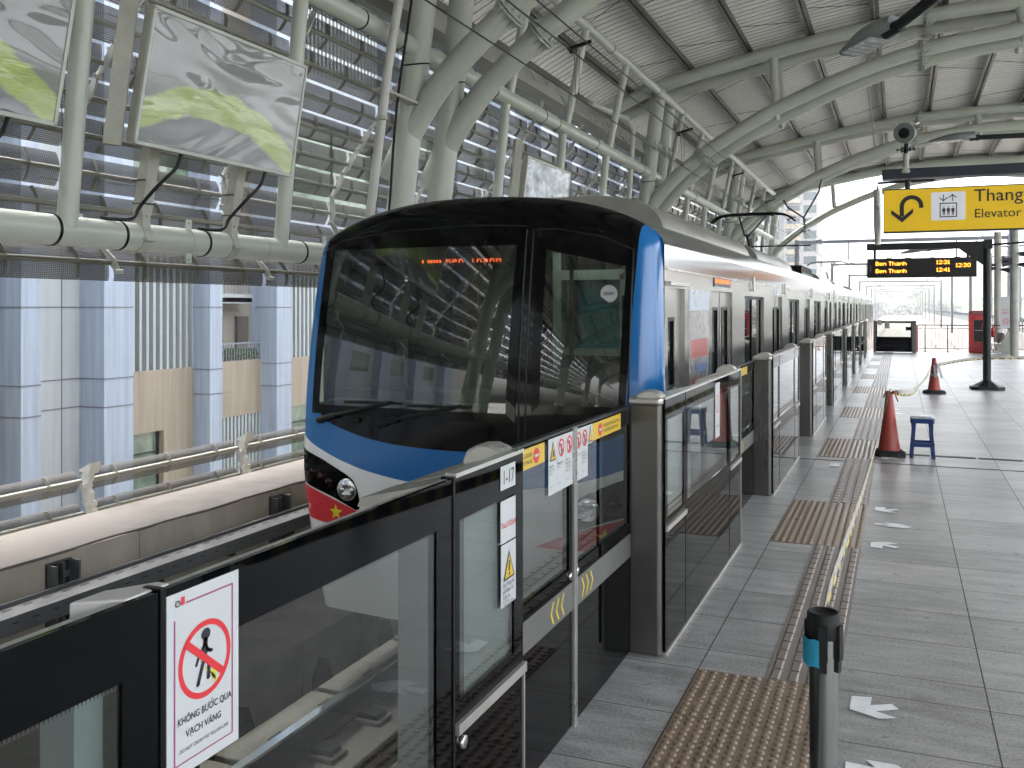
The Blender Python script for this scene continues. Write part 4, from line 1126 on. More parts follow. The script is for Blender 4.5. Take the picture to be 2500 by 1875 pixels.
# the nearest section, on the left of the first door pair
t0=thing('platform_barrier','nearest black glass barrier section, with the no crossing notice and number plate','platform barrier',(XP,1,0),'fixed barrier sections between the platform doors')
PA=[(-2.2,1.205,-1.6,1.125),(1.215,2.295,1.30,2.20),(2.305,2.81,2.34,2.735)]
panels=[]
for i,(a,c,wa,wc) in enumerate(PA):
    zlo=.55 if i<2 else .715
    if i<2: zlo=.46
    fp=frame_panel(t0,a,c,.02,H,wa,wc,zlo,1.215,XP,.012,M['blackglass']); panels.append(fp)
    pane(fp,wa,wc,zlo,1.215,XP-.004)
    teeth(fp,wa,wc,1.215,-.009,XP-.003); teeth(fp,wa,wc,zlo,.009,XP-.003)
for yy in (1.21,2.30):
    b=MB(); b.box(XP-.035,XP+.003,yy-.006,yy+.006,.02,H+.004); obj('panel_joint',b,M['black'],t0)
b=MB(); b.box(XP-.03,XP-.0125,-2.2,2.3,H-.03,H-.002); b.box(XP-.03,XP+.004,2.31,2.81,H,H+.012); obj('top_rail',b,M['alu'],t0)
b=MB(); b.box(XP,XP+.014,2.31,2.81,.635,.665); b.box(XP-.012,XP+.007,2.801,2.811,.02,.66); obj('trim_rail',b,M['alu'],t0)
b=MB(); b.lathe((XP+.001,2.355,.60),[(.018,0),(.018,.008),(.014,.010),(.0,.010)],20,0,'x'); obj('key_lock',b,M['chrome'],t0)
drive_box(t0,2.40,2.80)
b=MB(); b.prism([(-1.135,H-.012),(-1.135,H),(-1.35,H-.05),(-1.36,H-.075),(-1.34,H-.075)],(0,2.2,0),(1,0,0),(0,0,1),(0,.20,0)); obj('cover',b,M['alu'],t0)
end_cap(t0,2.72,1)
b=MB(); b.prism([(-1.135,1.245),(-1.135,1.15),(-1.205,1.10),(-1.205,1.17),(-1.16,1.245)][::-1],(0,0,H-.06),(1,0,0),(0,1,0),(0,0,.062)); obj('joint_bracket',b,M['alu_bright'],t0,bevel=.004)
b=MB(); b.box(-1.22,-1.15,1.06,1.115,0,1.215); obj('inner_post',b,M['psd_inner'],t0)
b=MB(); b.box(-1.24,-1.15,2.21,2.33,0,1.215,0); obj('inner_post',b,M['psd_inner'],t0)
b=MB(); b.box(XP-.02,XP+.006,-2.2,2.81,0,.018); obj('foot_rail',b,M['alu'],t0)
# big notice: no crossing
UN=(0,0,.726)
NB=(XP+.0035,1.222,.905); W,Hh=.178,.415
ns=sticker(t0,'no_crossing_notice',1.218,1.400,1.012,1.322,XP+.0012)
O=(XP+.0033,1.218,1.012)
b=MB(); L=[(.016,.018,.020,.345),(.016,.021,.018,.020)]
for (a0,a1,c0,c1) in ((.016,.0195,.030,.365),(.016,.166,.026,.0295),(.1625,.166,.0295,.395),(.045,.166,.395,.3995)): b.flat([(a0,c0),(a1,c0),(a1,c1),(a0,c1)],O,UY,UN)
obj('notice_border',b,M['purple'],ns)
b=MB(); b.ring((.093,.245),.0565,.0665,O,UY,UN,0,48,1.38)
Q=(XP+.0042,1.218,1.012); dx,dz=.0475*math.cos(math.radians(142)),.0475*1.38*1.0*math.sin(math.radians(142))
b.flat([(.093-.052,.245+.048),(.093-.043,.245+.060),(.093+.052,.245-.048),(.093+.043,.245-.060)][::-1],Q,UY,UN)
b.flat([(.033,.395),(.042,.395),(.042,.414),(.033,.414)],O,UY,UN)
obj('prohibition_ring',b,M['red'],ns)
b=MB(); O2=(XP+.0037,1.218,1.012); 
b.ring((.094,.303),0,.0115,O2,UY,UN,0,20,1.25)
def limb(x0,z0,x1,z1,w_): 
    d=math.hypot(x1-x0,z1-z0); nx,nz=-(z1-z0)/d*w_,(x1-x0)/d*w_
    b.flat([(x0-nx,z0-nz),(x1-nx,z1-nz),(x1+nx,z1+nz),(x0+nx,z0+nz)],O2,UY,UN); b.ring((x0,z0),0,w_,O2,UY,UN,0,10); b.ring((x1,z1),0,w_,O2,UY,UN,0,10)
limb(.093,.29,.091,.245,.0058); limb(.091,.28,.077,.258,.003); limb(.077,.258,.070,.238,.003); limb(.094,.278,.100,.262,.003); limb(.100,.262,.108,.258,.0042)
limb(.089,.245,.074,.19,.0042); limb(.092,.245,.102,.232,.0045); limb(.102,.232,.1005,.196,.0042)
b.text('KHÔNG BƯ',.0235,(XP+.0037,1.218+.1015,1.012+.726*.118),UY,UN,0,'RIGHT',.62,bold=.02); b.text('O',.0235,(XP+.0037,1.218+.1022,1.012+.726*.118),UY,UN,0,'LEFT',.62,bold=.02); b.text('C QUA',.0235,(XP+.0037,1.218+.1150,1.012+.726*.118),UY,UN,0,'LEFT',.62,bold=.02)
b.flat([(.1075,.1375),(.1092,.1375),(.1112,.1425),(.1088,.1425)],O2,UY,UN); b.flat([(.1125,.1315),(.1145,.1335),(.1145,.1375),(.1125,.1355)],O2,UY,UN)
b.text('VẠCH VÀNG',.0235,(XP+.0037,1.218+.089,1.012+.726*.083),UY,UN,0,'CENTER',.66,bold=.02)
b.text('DO NOT CROSS THE YELLOW LINE',.0125,(XP+.0037,1.218+.091,1.012+.726*.052),UY,UN,0,'CENTER',.62)
b.ring((.025,.402),.0045,.0065,O2,UY,UN,0,20,1.2); b.flat([(.0215,.400),(.0225,.3995),(.0285,.405),(.0278,.406)],O2,UY,UN)
obj('notice_print',b,M['ink'],ns)
b=MB()
for q in range(5): b.flat([(.088+.005*q,.222-.005*q),(.091+.005*q,.2225-.005*q),(.126-.001*q,.205-.006*q),(.123-.002*q,.201-.006*q)][::-1],(XP+.0035,1.218,1.012),UY,UN)
obj('yellow_line_mark',b,pm('lime_yellow',(.62,.60,.08),.5,0,0),ns)
# number plate 1-17
s=sticker(t0,'number_plate',2.622,2.738,1.243,1.316,XP+.0012); b=MB(); b.text('1-17',.062,(XP+.0035,2.680,1.259),UY,UZ,0,'CENTER',.82,bold=.01); obj('number',b,M['ink'],s)
s=sticker(t0,'gap_warning',2.625,2.742,.885,1.075,XP+.0012); s2=sticker(t0,'car_number_sticker',2.622,2.740,1.08,1.21,XP+.0012)
b=MB(); O=(XP+.0035,2.625,.885); b.flat([(.015,.078),(.105,.078),(.06,.168)],O,UY,UZ,0); O=(XP+.0042,2.625,.885); b.flat([(.025,.084),(.095,.084),(.06,.155)],O,UY,UZ,1); O=(XP+.0048,2.625,.885); b.flat([(.056,.103),(.064,.103),(.065,.135),(.055,.135)],O,UY,UZ,0); b.ring((.06,.094),0,.005,O,UY,UZ,0,12)
for q,tx in enumerate(('Chú Ý Khe Hở','giữa Đoàn Tàu','và Ke Ga')): b.text(tx,.019,(XP+.0042,2.625+.012,.885+.058-q*.018),UY,UZ,0,'LEFT',.75)
b.text('Mind The Gap',.010,(XP+.0042,2.637,.885+.012),UY,UZ,0,'LEFT',.8); b.text('between Train and Platform',.010,(XP+.0042,2.637,.885+.003),UY,UZ,0,'LEFT',.8)
obj('warning_print',b,[M['ink'],M['yellow']],s)
b=MB(); b.text('Toa 2 Cửa 4',.026,(XP+.0042,2.681,1.125),UY,UZ,0,'CENTER',.85,bold=.01); obj('car_number',b,M['red'],s2)
# door leaves
def leaf(y0,y1,right,lab,detail):
    t=thing('platform_door',lab,'platform door',(XD,y0,0),'sliding half height platform doors')
    wa,wb=(y0+.02,y1-.055) if not right else (y0+.055,y1-.02)
    fp=frame_panel(t,y0,y1,.01,1.275,wa,wb,.685,1.195,XD,.03,M['blackglass'],'door_panel')
    pane(fp,wa,wb,.685,1.195,XD-.006)
    b=MB(); b.box(XD,XD+.004,y0+.004,y1-.004,.505,.625); bd=obj('grey_band',b,M['band'],t)
    b=MB(); x=y1-.30 if not right else y0+.09
    for q in range(3):
        s=-1 if not right else 1; O=(XD+.0055,x+q*.062,.52)
        P=[(0,0),(.016,0),(.046,.045),(.016,.09),(0,.09),(.030,.045)]
        if s<0: P=[(.046-a,c) for a,c in P][::-1]
        b.flat(P,O,UY,UZ)
    obj('chevrons',b,M['yellow2'],bd)
    e=y1 if not right else y0
    b=MB(); b.box(XD-.03,XD+.012,e-(.016 if not right else -.004),e-(.004 if not right else -.016),.0,1.285); obj('edge_trim',b,M['alu'],t)
    b=MB(); b.box(XD-.03,XD-.0005,y0,y1,1.2752,1.287); obj('top_trim',b,M['dgrey'],t)
    b=MB(); b.lathe((XD+.001,(y1-.045) if not right else (y0+.045),.655),[(.016,0),(.016,.006),(0,.007)],16,0,'x'); obj('key_lock',b,M['chrome'],t)
    if detail:
        # yellow out-of-use strip
        a,c=(y0+.0,y0+.565) if not right else (y0+.26,y0+.73)
        s=sticker(t,'out_of_use_strip',a,c,1.19,1.268,XD+.001,'yellow'); b=MB()
        cx_=c-.09 if not right else a+.12
        O=(XD+.004,cx_,1.229); b.ring((0,0),0,.030,O,UY,UZ,0,24); b.flat([(-.020,-.005),(.020,-.005),(.020,.005),(-.020,.005)],(XD+.0045,cx_,1.229),UY,UZ,1)
        tx=(cx_-.045) if not right else cx_+.045
        b.text('KHÔNG SỬ DỤNG CỬA NÀY',.0215,(XD+.004,tx,1.233),UY,UZ,2,'RIGHT' if not right else 'LEFT',.95); b.text('THIS DOOR IS NOT IN USE',.0215,(XD+.004,tx,1.208),UY,UZ,2,'RIGHT' if not right else 'LEFT',.95)
        obj('strip_print',b,[M['red'],M['white'],M['ink']],s)
        ws=(y1-.315,y1-.01) if not right else (y0+.012,y0+.19)
        s=sticker(t,'safety_labels',ws[0],ws[1],1.045,1.27,XD+.0012); b=MB(); n=3 if not right else 2; wd=(ws[1]-ws[0])/n
        txt=[['Không Đặt','Ngón Tay vào','Khe Hở'],['Không Tựa vào','Cửa'],['Không Thò','Đầu hoặc Đưa','Tay Qua Phía','Ngoài Cửa']]
        for q in range(n):
            O=(XD+.004,ws[0]+wd*(q+.5),1.215)
            if q==0 and not right:
                b.flat([(-.036,-.035),(.036,-.035),(0,.045)],O,UY,UZ,1); b.flat([(-.028,-.030),(.028,-.030),(0,.034)],(O[0]+.0006,)+O[1:],UY,UZ,2); b.flat([(-.008,-.022),(.012,-.018),(.010,.004),(-.004,.008)],(O[0]+.0012,)+O[1:],UY,UZ,1)
            else:
                b.ring((0,.005),.026,.034,O,UY,UZ,0,24,1.1); b.flat([(-.004,-.022),(.004,-.022),(.007,.018),(-.004,.022)],O,UY,UZ,1); b.flat([(-.024,.020),(-.018,.028),(.024,-.012),(.018,-.018)][::-1],(O[0]+.0006,)+O[1:],UY,UZ,0)
            for r_,tt in enumerate(txt[q if not right else q+1]): b.text(tt,.0135,(XD+.004,ws[0]+wd*q+.006,1.155-r_*.015),UY,UZ,1,'LEFT',.8)
            b.text('Keep hands clear',.008,(XD+.004,ws[0]+wd*q+.006,1.075),UY,UZ,1,'LEFT',.7)
        for q in range(1,n): b.flat([(-.0005,-.16),(.0005,-.16),(.0005,.05),(-.0005,.05)],(XD+.004,ws[0]+wd*q,1.215),UY,UZ,3)
        obj('label_print',b,[M['red'],M['ink'],M['yellow'],M['inkgrey']],s)
        if right:
            s=sticker(t,'small_warning_label',y0+.19,y0+.26,1.185,1.27,XD+.0012); b=MB(); O=(XD+.004,y0+.225,1.21)
            b.flat([(-.03,-.018),(.03,-.018),(0,.052)],O,UY,UZ,0); b.flat([(-.023,-.013),(.023,-.013),(0,.04)],(O[0]+.0006,)+O[1:],UY,UZ,1); obj('label_print',b,[M['ink'],M['yellow']],s)
    elif y0<12:
        s=sticker(t,'out_of_use_strip',y0+.1,y0+.5,1.19,1.26,XD+.001,'yellow')
for k,P in enumerate(PIL):
    c=P-.93+.02
    w1='near' if k==0 else nd[k]
    leaf(P-1.85,P-.925,False,f'left leaf of the {nd[k]} pair of platform doors'+(', with yellow strip and three safety labels' if k==0 else ''),k==0)
    leaf(P-.92,P-.005,True,f'right leaf of the {nd[k]} pair of platform doors'+(', with yellow strip and two round labels' if k==0 else ''),k==0)
# end gate across the platform end
t=thing('end_gate','black glass end gate closing the far end of the platform beside the train','gate',(-.25,40.5,0))
b=MB(); b.box(-1.0,-.90,40.45,40.6,0,1.27); b.box(.42,.58,40.42,40.6,0,1.27); obj('gate_post',b,M['psd_pillar'],t)
b=MB(); b.box(-.9,.42,40.5,40.53,.02,.62); b.box(-.9,.42,40.5,40.53,1.17,1.25); b.box(-.9,-.86,40.5,40.53,.62,1.17); b.box(.38,.42,40.5,40.53,.62,1.17); b.box(.2,.38,40.49,40.54,.88,1.02); obj('gate_panel',b,M['blackglass'],t)
b=MB(); b.face([(-.86,40.515,.62),(.38,40.515,.62),(.38,40.515,1.17),(-.86,40.515,1.17)]); obj('glass_pane',b,M['glass'],t)
for i,(x0,x1,z0,z1) in enumerate(((-.85,-.68,1.1,1.3),(-.58,-.40,.96,1.22))):
    b=MB(); b.box(x0,x1,40.47,40.475,z0,z1); o=obj('paper_notice',b,pm('grey_paper',(.35,.34,.33),.7,0,.1,8),t)
# ---------------- wrapped screens hung on the struts
def screen(y0,y1,xb,xt,z0,z1,lab,arms=True):
    t=thing('hanging_screen',lab,'display screen',(xb,y0,z0),'film wrapped screens on the side frame')
    d=V((xt-xb,0,z1-z0)); n_=V((d.z,0,-d.x)).normalized()
    lean=.10
    def q(y,f,o): return V((xb,0,z0))+d*f+n_*o+V((0,y+lean*f,0))
    b=MB(); 
    A=q(y0,0,-.09); b.obox(A,V((0,y1-y0,0)),d+V((0,lean,0)),n_*.075,0); obj('screen_case',b,M['steel_dirty'],t,bevel=.008)
    b=MB(); w_=.03
    for (a,c,e,f) in ((y0,y1,0,w_/(z1-z0)),(y0,y1,1-w_/(z1-z0),1),(y0,y0+w_,0,1),(y1-w_,y1,0,1)):
        b.obox(q(a,e,-.014),V((0,c-a,0)),(d+V((0,lean,0)))*(f-e),n_*.022)
    obj('screen_bezel',b,M['steel'],t)
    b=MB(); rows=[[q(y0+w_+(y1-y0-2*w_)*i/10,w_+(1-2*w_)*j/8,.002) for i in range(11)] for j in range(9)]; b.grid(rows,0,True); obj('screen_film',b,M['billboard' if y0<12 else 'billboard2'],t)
    if arms:
        b=MB(); b.bar((xb-.13,y0-.09,z0-.02),(xt-.13,y0+.01,z1+.25),.10,.13); obj('side_channel',b,M['steel_dirty'],t)
        for yy in (y0+.50,y1-.45):
            b=MB(); b.bar((P1[0]+.05,yy,P1[1]+.2),(P1[0]+.15,yy+.05,z0+.3),.10,.12,up=(0,1,0)); b.box(P1[0],P1[0]+.10,yy-.045,yy+.045,P1[1]+.08,P1[1]+.26)
            b.tube([(P1[0],yy-.05,P1[1]),(P1[0],yy+.05,P1[1])],.130,28); b.box(P1[0]+.10,P1[0]+.16,yy-.06,yy+.06,P1[1]-.02,P1[1]-.005); b.box(P1[0]+.10,P1[0]+.16,yy-.06,yy+.06,P1[1]-.035,P1[1]-.02)
            b.lathe((P1[0]+.10,yy,P1[1]+.18),[(.014,0),(.014,.014)],8,0,'x')
            o=obj('support_arm',b,M['steel_dirty'],t)
            b=MB(); b.tube(catmull([(xb-.05,yy+.10,z0+.02),(xb-.08,yy+.06,z0-.12),(xb-.12,yy-.10,z0-.28),(P1[0]+.12,yy-.10,P1[1]+.25),(P1[0]+.10,yy-.18,P1[1]+.14),(P1[0]+.02,yy-.42,P1[1]+.13)],5),.016,8); obj('power_cable',b,M['rubber'],t)
            b=MB()
            for zz in (.28,.48):
                b.box(P1[0]+.0,P1[0]+.13,yy-.06,yy+.06,P1[1]+zz,P1[1]+zz+.008)
            obj('cable_tie',b,M['black'],t)
    return t
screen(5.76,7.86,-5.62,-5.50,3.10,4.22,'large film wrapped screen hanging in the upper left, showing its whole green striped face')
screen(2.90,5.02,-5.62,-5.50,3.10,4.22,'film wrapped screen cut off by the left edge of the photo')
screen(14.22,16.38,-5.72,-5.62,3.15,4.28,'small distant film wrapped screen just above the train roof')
# rain pipe and cables near the first columns
t=thing('rain_pipe','off white rain pipe running down just left of the nearest columns','rain pipe',(-6.0,9.6,.1))
b=MB(); b.tube([(-6.15,9.6,.1),(-5.55,9.65,4.6),(-5.38,9.68,5.6),(-5.3,9.7,6.9)],.055,14); obj('pipe_run',b,M['offwhite'],t)
b=MB()
for f in (.3,.55,.8): b.tube([(-6.15+.77*f*.9,9.6,5*f-.01),(-6.15+.77*f*.9,9.6,5*f+.03)],.062,14)
b.box(-5.75,-5.6,9.62,10.5,4.35,4.38); obj('pipe_clamp',b,M['steel_dirty'],t)
tag(obj('power_cable',MB().tube(catmull([(-6.0,9.95,.3),(-5.78,10.05,2.8),(-5.66,10.05,4.2),(-5.50,10.1,5.4),(-5.3,10.2,6.9)],6),.016,6),M['black']),'black cable hanging beside the off white rain pipe','cable')
t=thing('rain_pipe','white elbowed rain pipe beside the second pair of columns','rain pipe',(-6.0,21.4,.1))
b=MB(); b.tube([(-6.1,21.2,.1),(-5.75,21.2,5.2),(-5.7,21.2,5.9),(-5.78,20.9,6.1),(-6.1,19.2,6.15)],.06,12); obj('pipe_run',b,M['offwhite'],t)
# ---------------- overhead line
def wire(pts,r,lab): return tag(obj('overhead_wire',MB().tube(pts,r,6),M['black']),lab,'wire')
ys=[-8+6*i for i in range(60)]
wire([(-3.20,y,4.50) for y in (-10,10,40,100,200,400)],.0085,'upper messenger wire above the track, left one of the pair')
wire([(-3.02,y,4.56) for y in (-10,10,40,100,200,400)],.0085,'upper messenger wire above the track, right one of the pair')
wire([(-3.15,y,4.005) for y in (-10,10,40,100,200,400)],.0075,'lower contact wire that the pantograph touches')
for i in range(9):
    y=4.2+5.2*i
    b=MB(); b.tube([(-3.15,y,4.01),(-3.17,y,4.50)],.003,5); b.tube([(-3.13,y+.04,4.01),(-3.12,y+.04,4.50)],.003,5)
    b.bar((-3.24,y,4.515),(-2.98,y,4.575),.035,.03); b.lathe((-3.15,y,4.0),[(.016,0),(.016,.03)],8); b.lathe((-3.2,y,4.47),[(.022,0),(.022,.06)],8)
    tag(obj('wire_dropper',b,M['black']),'thin dropper with clamp hanging from the messenger wires','dropper','droppers along the overhead line')
t=thing('line_support','dark V shaped insulator bracket holding the overhead line under the third frame','line support',(-3.15,34.6,5))
b=MB(); b.tube([(-4.0,34.7,5.9),(-3.7,34.7,5.35),(-3.15,34.6,4.95)],.03,8); b.tube([(-2.55,34.7,6.3),(-2.65,34.7,5.85),(-3.15,34.6,4.95)],.03,8); b.tube([(-3.15,34.6,4.95),(-3.1,34.6,4.55)],.025,8)
for z in (4.62,4.7,4.78,4.86): b.lathe((-3.12,34.6,z),[(.03,0),(.07,.02),(.03,.05)],10)
b.tube([(-3.1,34.6,4.55),(-3.8,34.6,4.0)],.02,6); b.tube([(-5.4,34.6,3.98),(-2.9,34.6,3.98)],.025,8); b.tube([(-4.6,34.6,3.98),(-4.6,34.6,3.72)],.02,6); obj('bracket_arm',b,M['dgrey'],t)
# ---------------- elevator sign
SY=9.0; SX=-.14; SZ=2.845; k_=.000895
t=thing('elevator_sign','yellow hanging sign with u turn arrow, lift symbol and the words Thang and Elevator','sign',(.9,SY,2.84))
b=MB(); b.box(SX,2.3,SY,SY+.12,SZ-.385,SZ); obj('sign_box',b,M['dgrey'],t)
b=MB(); b.box(SX+.006,2.29,SY-.004,SY,SZ-.375,SZ-.010); face=obj('sign_face',b,pm('yellow_sign_face',(.80,.52,.010),.45,0,.08,2.5,emit=(1,.6,.01),es=.015),t)
UX=(1,0,0); O=(SX,SY-.007,SZ)
b=MB()
def P_(x,y): return ((x-235)*k_,-(y-685)*k_)
# u turn arrow
cx,cy,r0,r1=493,860,68,107; arc=[]
for i in range(17):
    a=math.pi*i/16; arc.append(P_(cx+r1*math.cos(a),cy-r1*math.sin(a)))
for i in range(16,-1,-1):
    a=math.pi*i/16; arc.append(P_(cx+r0*math.cos(a),cy-r0*math.sin(a)))
for i in range(16): b.flat([arc[i],arc[i+1],arc[32-i],arc[33-i]][::-1],O,UX,UZ)
b.flat([P_(386,855),P_(386,960),P_(425,960),P_(425,855)],O,UX,UZ); b.flat([P_(561,855),P_(561,880),P_(600,880),P_(600,855)],O,UX,UZ)
O_=(O[0],O[1]-.0006,O[2])
b.flat([P_(308,890),P_(308,932),P_(408,1018),P_(408,968)],O_,UX,UZ); b.flat([P_(408,968),P_(408,1018),P_(508,925),P_(508,883)],O_,UX,UZ)
b.text('Thang máy',.152,(SX+(1045-235)*k_,SY-.008,SZ-(838-685)*k_-.0),UX,UZ,0,'LEFT',1.0,bold=.004); b.text('Elevator',.108,(SX+(1045-235)*k_,SY-.008,SZ-(993-685)*k_),UX,UZ,0,'LEFT',1.0)
obj('sign_lettering',b,M['ink'],face)
b=MB(); A=P_(670,735); B=P_(972,1008); r=.012
pl=[]
for (px_,py_,a0) in ((B[0]-r,A[1]-r,0),(A[0]+r,A[1]-r,90),(A[0]+r,B[1]+r,180),(B[0]-r,B[1]+r,270)):
    for q in range(5): a=math.radians(a0+q*22.5); pl.append((px_+r*math.cos(a),py_+r*math.sin(a)))
b.prism(pl,(O[0],SY-.004,O[2]),UX,UZ,(0,-.002,0)); pic=obj('pictogram_plate',b,pm('pictogram_white',(.62,.62,.67),.4,0,.02,5,emit=(1,1,1),es=.02),face)
b=MB(); O2=(O[0],SY-.0075,O[2])
for (x0,x1,y0,y1) in ((745,898,840,850),(745,898,970,980),(745,754,850,970),(889,898,850,970)): b.flat([P_(x0,y1),P_(x1,y1),P_(x1,y0),P_(x0,y0)],O2,UX,UZ)
for x in (782,822,862):
    b.ring(P_(x,882),0,6*k_,O2,UX,UZ,0,12); b.flat([P_(x-13,925),P_(x+13,925),P_(x+15,893),P_(x-15,893)],O2,UX,UZ); b.flat([P_(x-9,960),P_(x-3,960),P_(x-1,925),P_(x-10,925)],O2,UX,UZ); b.flat([P_(x+3,960),P_(x+9,960),P_(x+10,925),P_(x+1,925)],O2,UX,UZ)
def arrow2(x,y0,y1,s):
    b.flat([P_(x-4,y0),P_(x+4,y0),P_(x+4,y1),P_(x-4,y1)] if y0>y1 else [P_(x-4,y1),P_(x+4,y1),P_(x+4,y0),P_(x-4,y0)],O2,UX,UZ)
    tip=y1
    for q in (-1,1):
        p=[P_(x,tip-s*2),P_(x,tip-s*14),P_(x+q*36,tip-s*42),P_(x+q*36,tip-s*30)]
        b.flat(p if q*s>0 else p[::-1],O2,UX,UZ)
arrow2(778,758,826,1); arrow2(858,824,756,-1)
obj('pictogram',b,M['ink'],pic)
b=MB(); b.box(SX-.01,2.4,SY-.02,SY+.14,2.935,3.02); obj('hanger_beam',b,pm('navy_black_beam',(.01,.014,.025),.4,0,.1,5),t)
for x in (.06,1.9):
    b=MB(); b.tube([(x,SY+.06,SZ),(x,SY+.06,2.94)],.022,12); obj('hanger_rod',b,M['dgrey'],t)
for x in (1.3,2.2):
    b=MB(); b.tube([(x,SY+.06,3.02),(x,SY+.06,8.1)],.03,10); obj('drop_rod',b,M['dgrey'],t)
t=thing('speaker_box','narrow grey vertical box with rounded lower end behind the left end of the yellow sign','equipment box',(-.22,9.6,2.6))
b=MB(); b.tube([(-.20,9.7,2.56),(-.20,9.7,2.93)],.038,14); b.tube([(-.20,9.7,2.40),(-.20,9.7,2.56)],[.026,.036],12); obj('box_body',b,M['alu'],t)
b=MB(); b.tube([(-.20,9.7,2.93),(-.2,9.7,2.99),(.3,9.7,3.0)],.012,8); obj('box_bracket',b,M['dgrey'],t)
# cctv
t=thing('security_camera','round security camera on a short post above the yellow sign','security camera',(.02,SY-.05,3.02))
b=MB(); b.tube([(.045,SY+.02,2.93),(.045,SY+.02,3.16)],.026,14); b.lathe((.045,SY+.02,2.98),[(.05,0),(.055,.02),(.04,.05)],16); obj('post',b,M['steel_dirty'],t)
b=MB(); d=V((-.10,-1,-.22)).normalized(); c=V((.03,SY-.12,3.315)); e=c-d*.26
b.tube([c-d*.02,e],[.086,.070],26); obj('camera_housing',b,M['alu'],t)
b=MB(); b.tube([c-d*.045,c],[.0905,.088],26); h=obj('front_ring',b,pm('camera_ring_grey',(.13,.14,.13),.4,.3,.1,6),t)
b=MB(); b.tube([c-d*.01,c+d*.006],[.048,.046],24); b.tube([c+d*.006,c+d*.009],[.024,.022],18,1); obj('lens',b,[M['black'],M['trainwin']],h)
b=MB(); b.obox(c+V((-.10,.0,.065)),(.20,0,0),-d*.3,(0,0,.012)); obj('sun_shield',b,M['alu'],t)
b=MB(); b.tube([(.045,SY+.02,3.14),(.05,SY-.02,3.24)],.02,8)
for q in range(6):
    a=q*1.05; b.tube([(.045,SY,3.19),(.045+.07*math.cos(a),SY+.05*math.sin(a),3.19+.02*math.sin(2*a))],.006,5); b.lathe((.045+.07*math.cos(a),SY+.05*math.sin(a),3.18),[(.008,0),(.008,.02)],6)
obj('camera_mount',b,M['dgrey'],t)
# ---------------- led departure board on its post
t=thing('departure_board','black departure board showing Ben Thanh times, hung from an L shaped post','departure board',(1.76,23.1,0))
b=MB(); b.tube([(1.76,23.1,.12),(1.76,23.1,3.27)],.082,20); b.obox((1.70,23.0,3.08),(.16,0,0),(0,.2,0),(0,0,.2)); obj('post',b,M['dgrey'],t)
b=MB(); b.prism([(-.34,-.2),(-.2,-.32),(.2,-.32),(.34,-.2),(.34,.2),(.2,.32),(-.2,.32),(-.34,.2)],(1.76,23.1,0),(1,0,0),(0,1,0),(0,0,.07)); b.lathe((1.76,23.1,.07),[(.30,0),(.12,.10),(.10,.12)],8,0,'z',False); obj('foot',b,M['dgrey'],t)
b=MB(); b.box(-.71,1.75,23.02,23.16,3.10,3.25); b.prism([(1.2,3.10),(1.69,3.10),(1.69,2.72)][::-1],(0,23.05,0),(1,0,0),(0,0,1),(0,.08,0)); obj('cantilever_arm',b,M['dgrey'],t)
b=MB(); b.tube([(-.54,23.08,2.9),(-.54,23.08,3.11)],.03,10); b.tube([(1.38,23.08,2.9),(1.38,23.08,3.11)],.03,10); obj('hanger',b,M['dgrey'],t)
b=MB(); b.box(-.70,1.55,22.95,23.2,2.47,2.90); 
for x in (-.3,.1,.6,1.1,1.4): b.box(x,x+.12,22.97,23.1,2.90,2.915)
bx=obj('board_case',b,M['ledbg'],t,bevel=.006)
b=MB(); z0=2.90; f=2.25/1115
G5={'B':'11110 10001 10001 11110 10001 10001 11110','e':'00000 00000 01110 10001 11111 10000 01110','n':'00000 00000 10110 11001 10001 10001 10001','T':'11111 00100 00100 00100 00100 00100 00100','h':'10000 10000 10110 11001 10001 10001 10001','a':'00000 00000 01110 00001 01111 10001 01111',
':':'0 0 1 0 0 1 0','1':'010 110 010 010 010 010 111','2':'01110 10001 00001 00010 00100 01000 11111','3':'11110 00001 00001 01110 00001 00001 11110','4':'00010 00110 01010 10010 11111 00010 00010','0':'01110 10001 10001 10001 10001 10001 01110',' ':'00 00 00 00 00 00 00'}
def T(s,x,y,size,**k):
    p=size*.72/7; x=-.70+(x-70)*f; zb=z0-(y-1372)*f*.985; q=p*k.get('sx',1)
    for ch in s:
        rows=G5[ch].split()
        for r_,row in enumerate(rows):
            for c_,on in enumerate(row):
                if on=='1': b.flat([(0,0),(q*.97,0),(q*.97,p*.92),(0,p*.92)],(x+c_*q,22.945,zb+(6-r_)*p),UX,UZ)
        x+=(len(rows[0])+1)*q
T('Ben Thanh',162,1452,.125,sx=1.0); T('Ben Thanh',162,1536,.125,sx=1.0); T('12:31',785,1444,.122,sx=1.02); T('12:41',785,1528,.122,sx=1.02); T('12:30',978,1480,.122,sx=1.02)
obj('led_text',b,M['led'],bx)
b=MB(); b.text('1',.2,(-.66,22.945,2.615),UX,UZ,0,'LEFT',.7); obj('track_number',b,M['inkgrey'],bx)
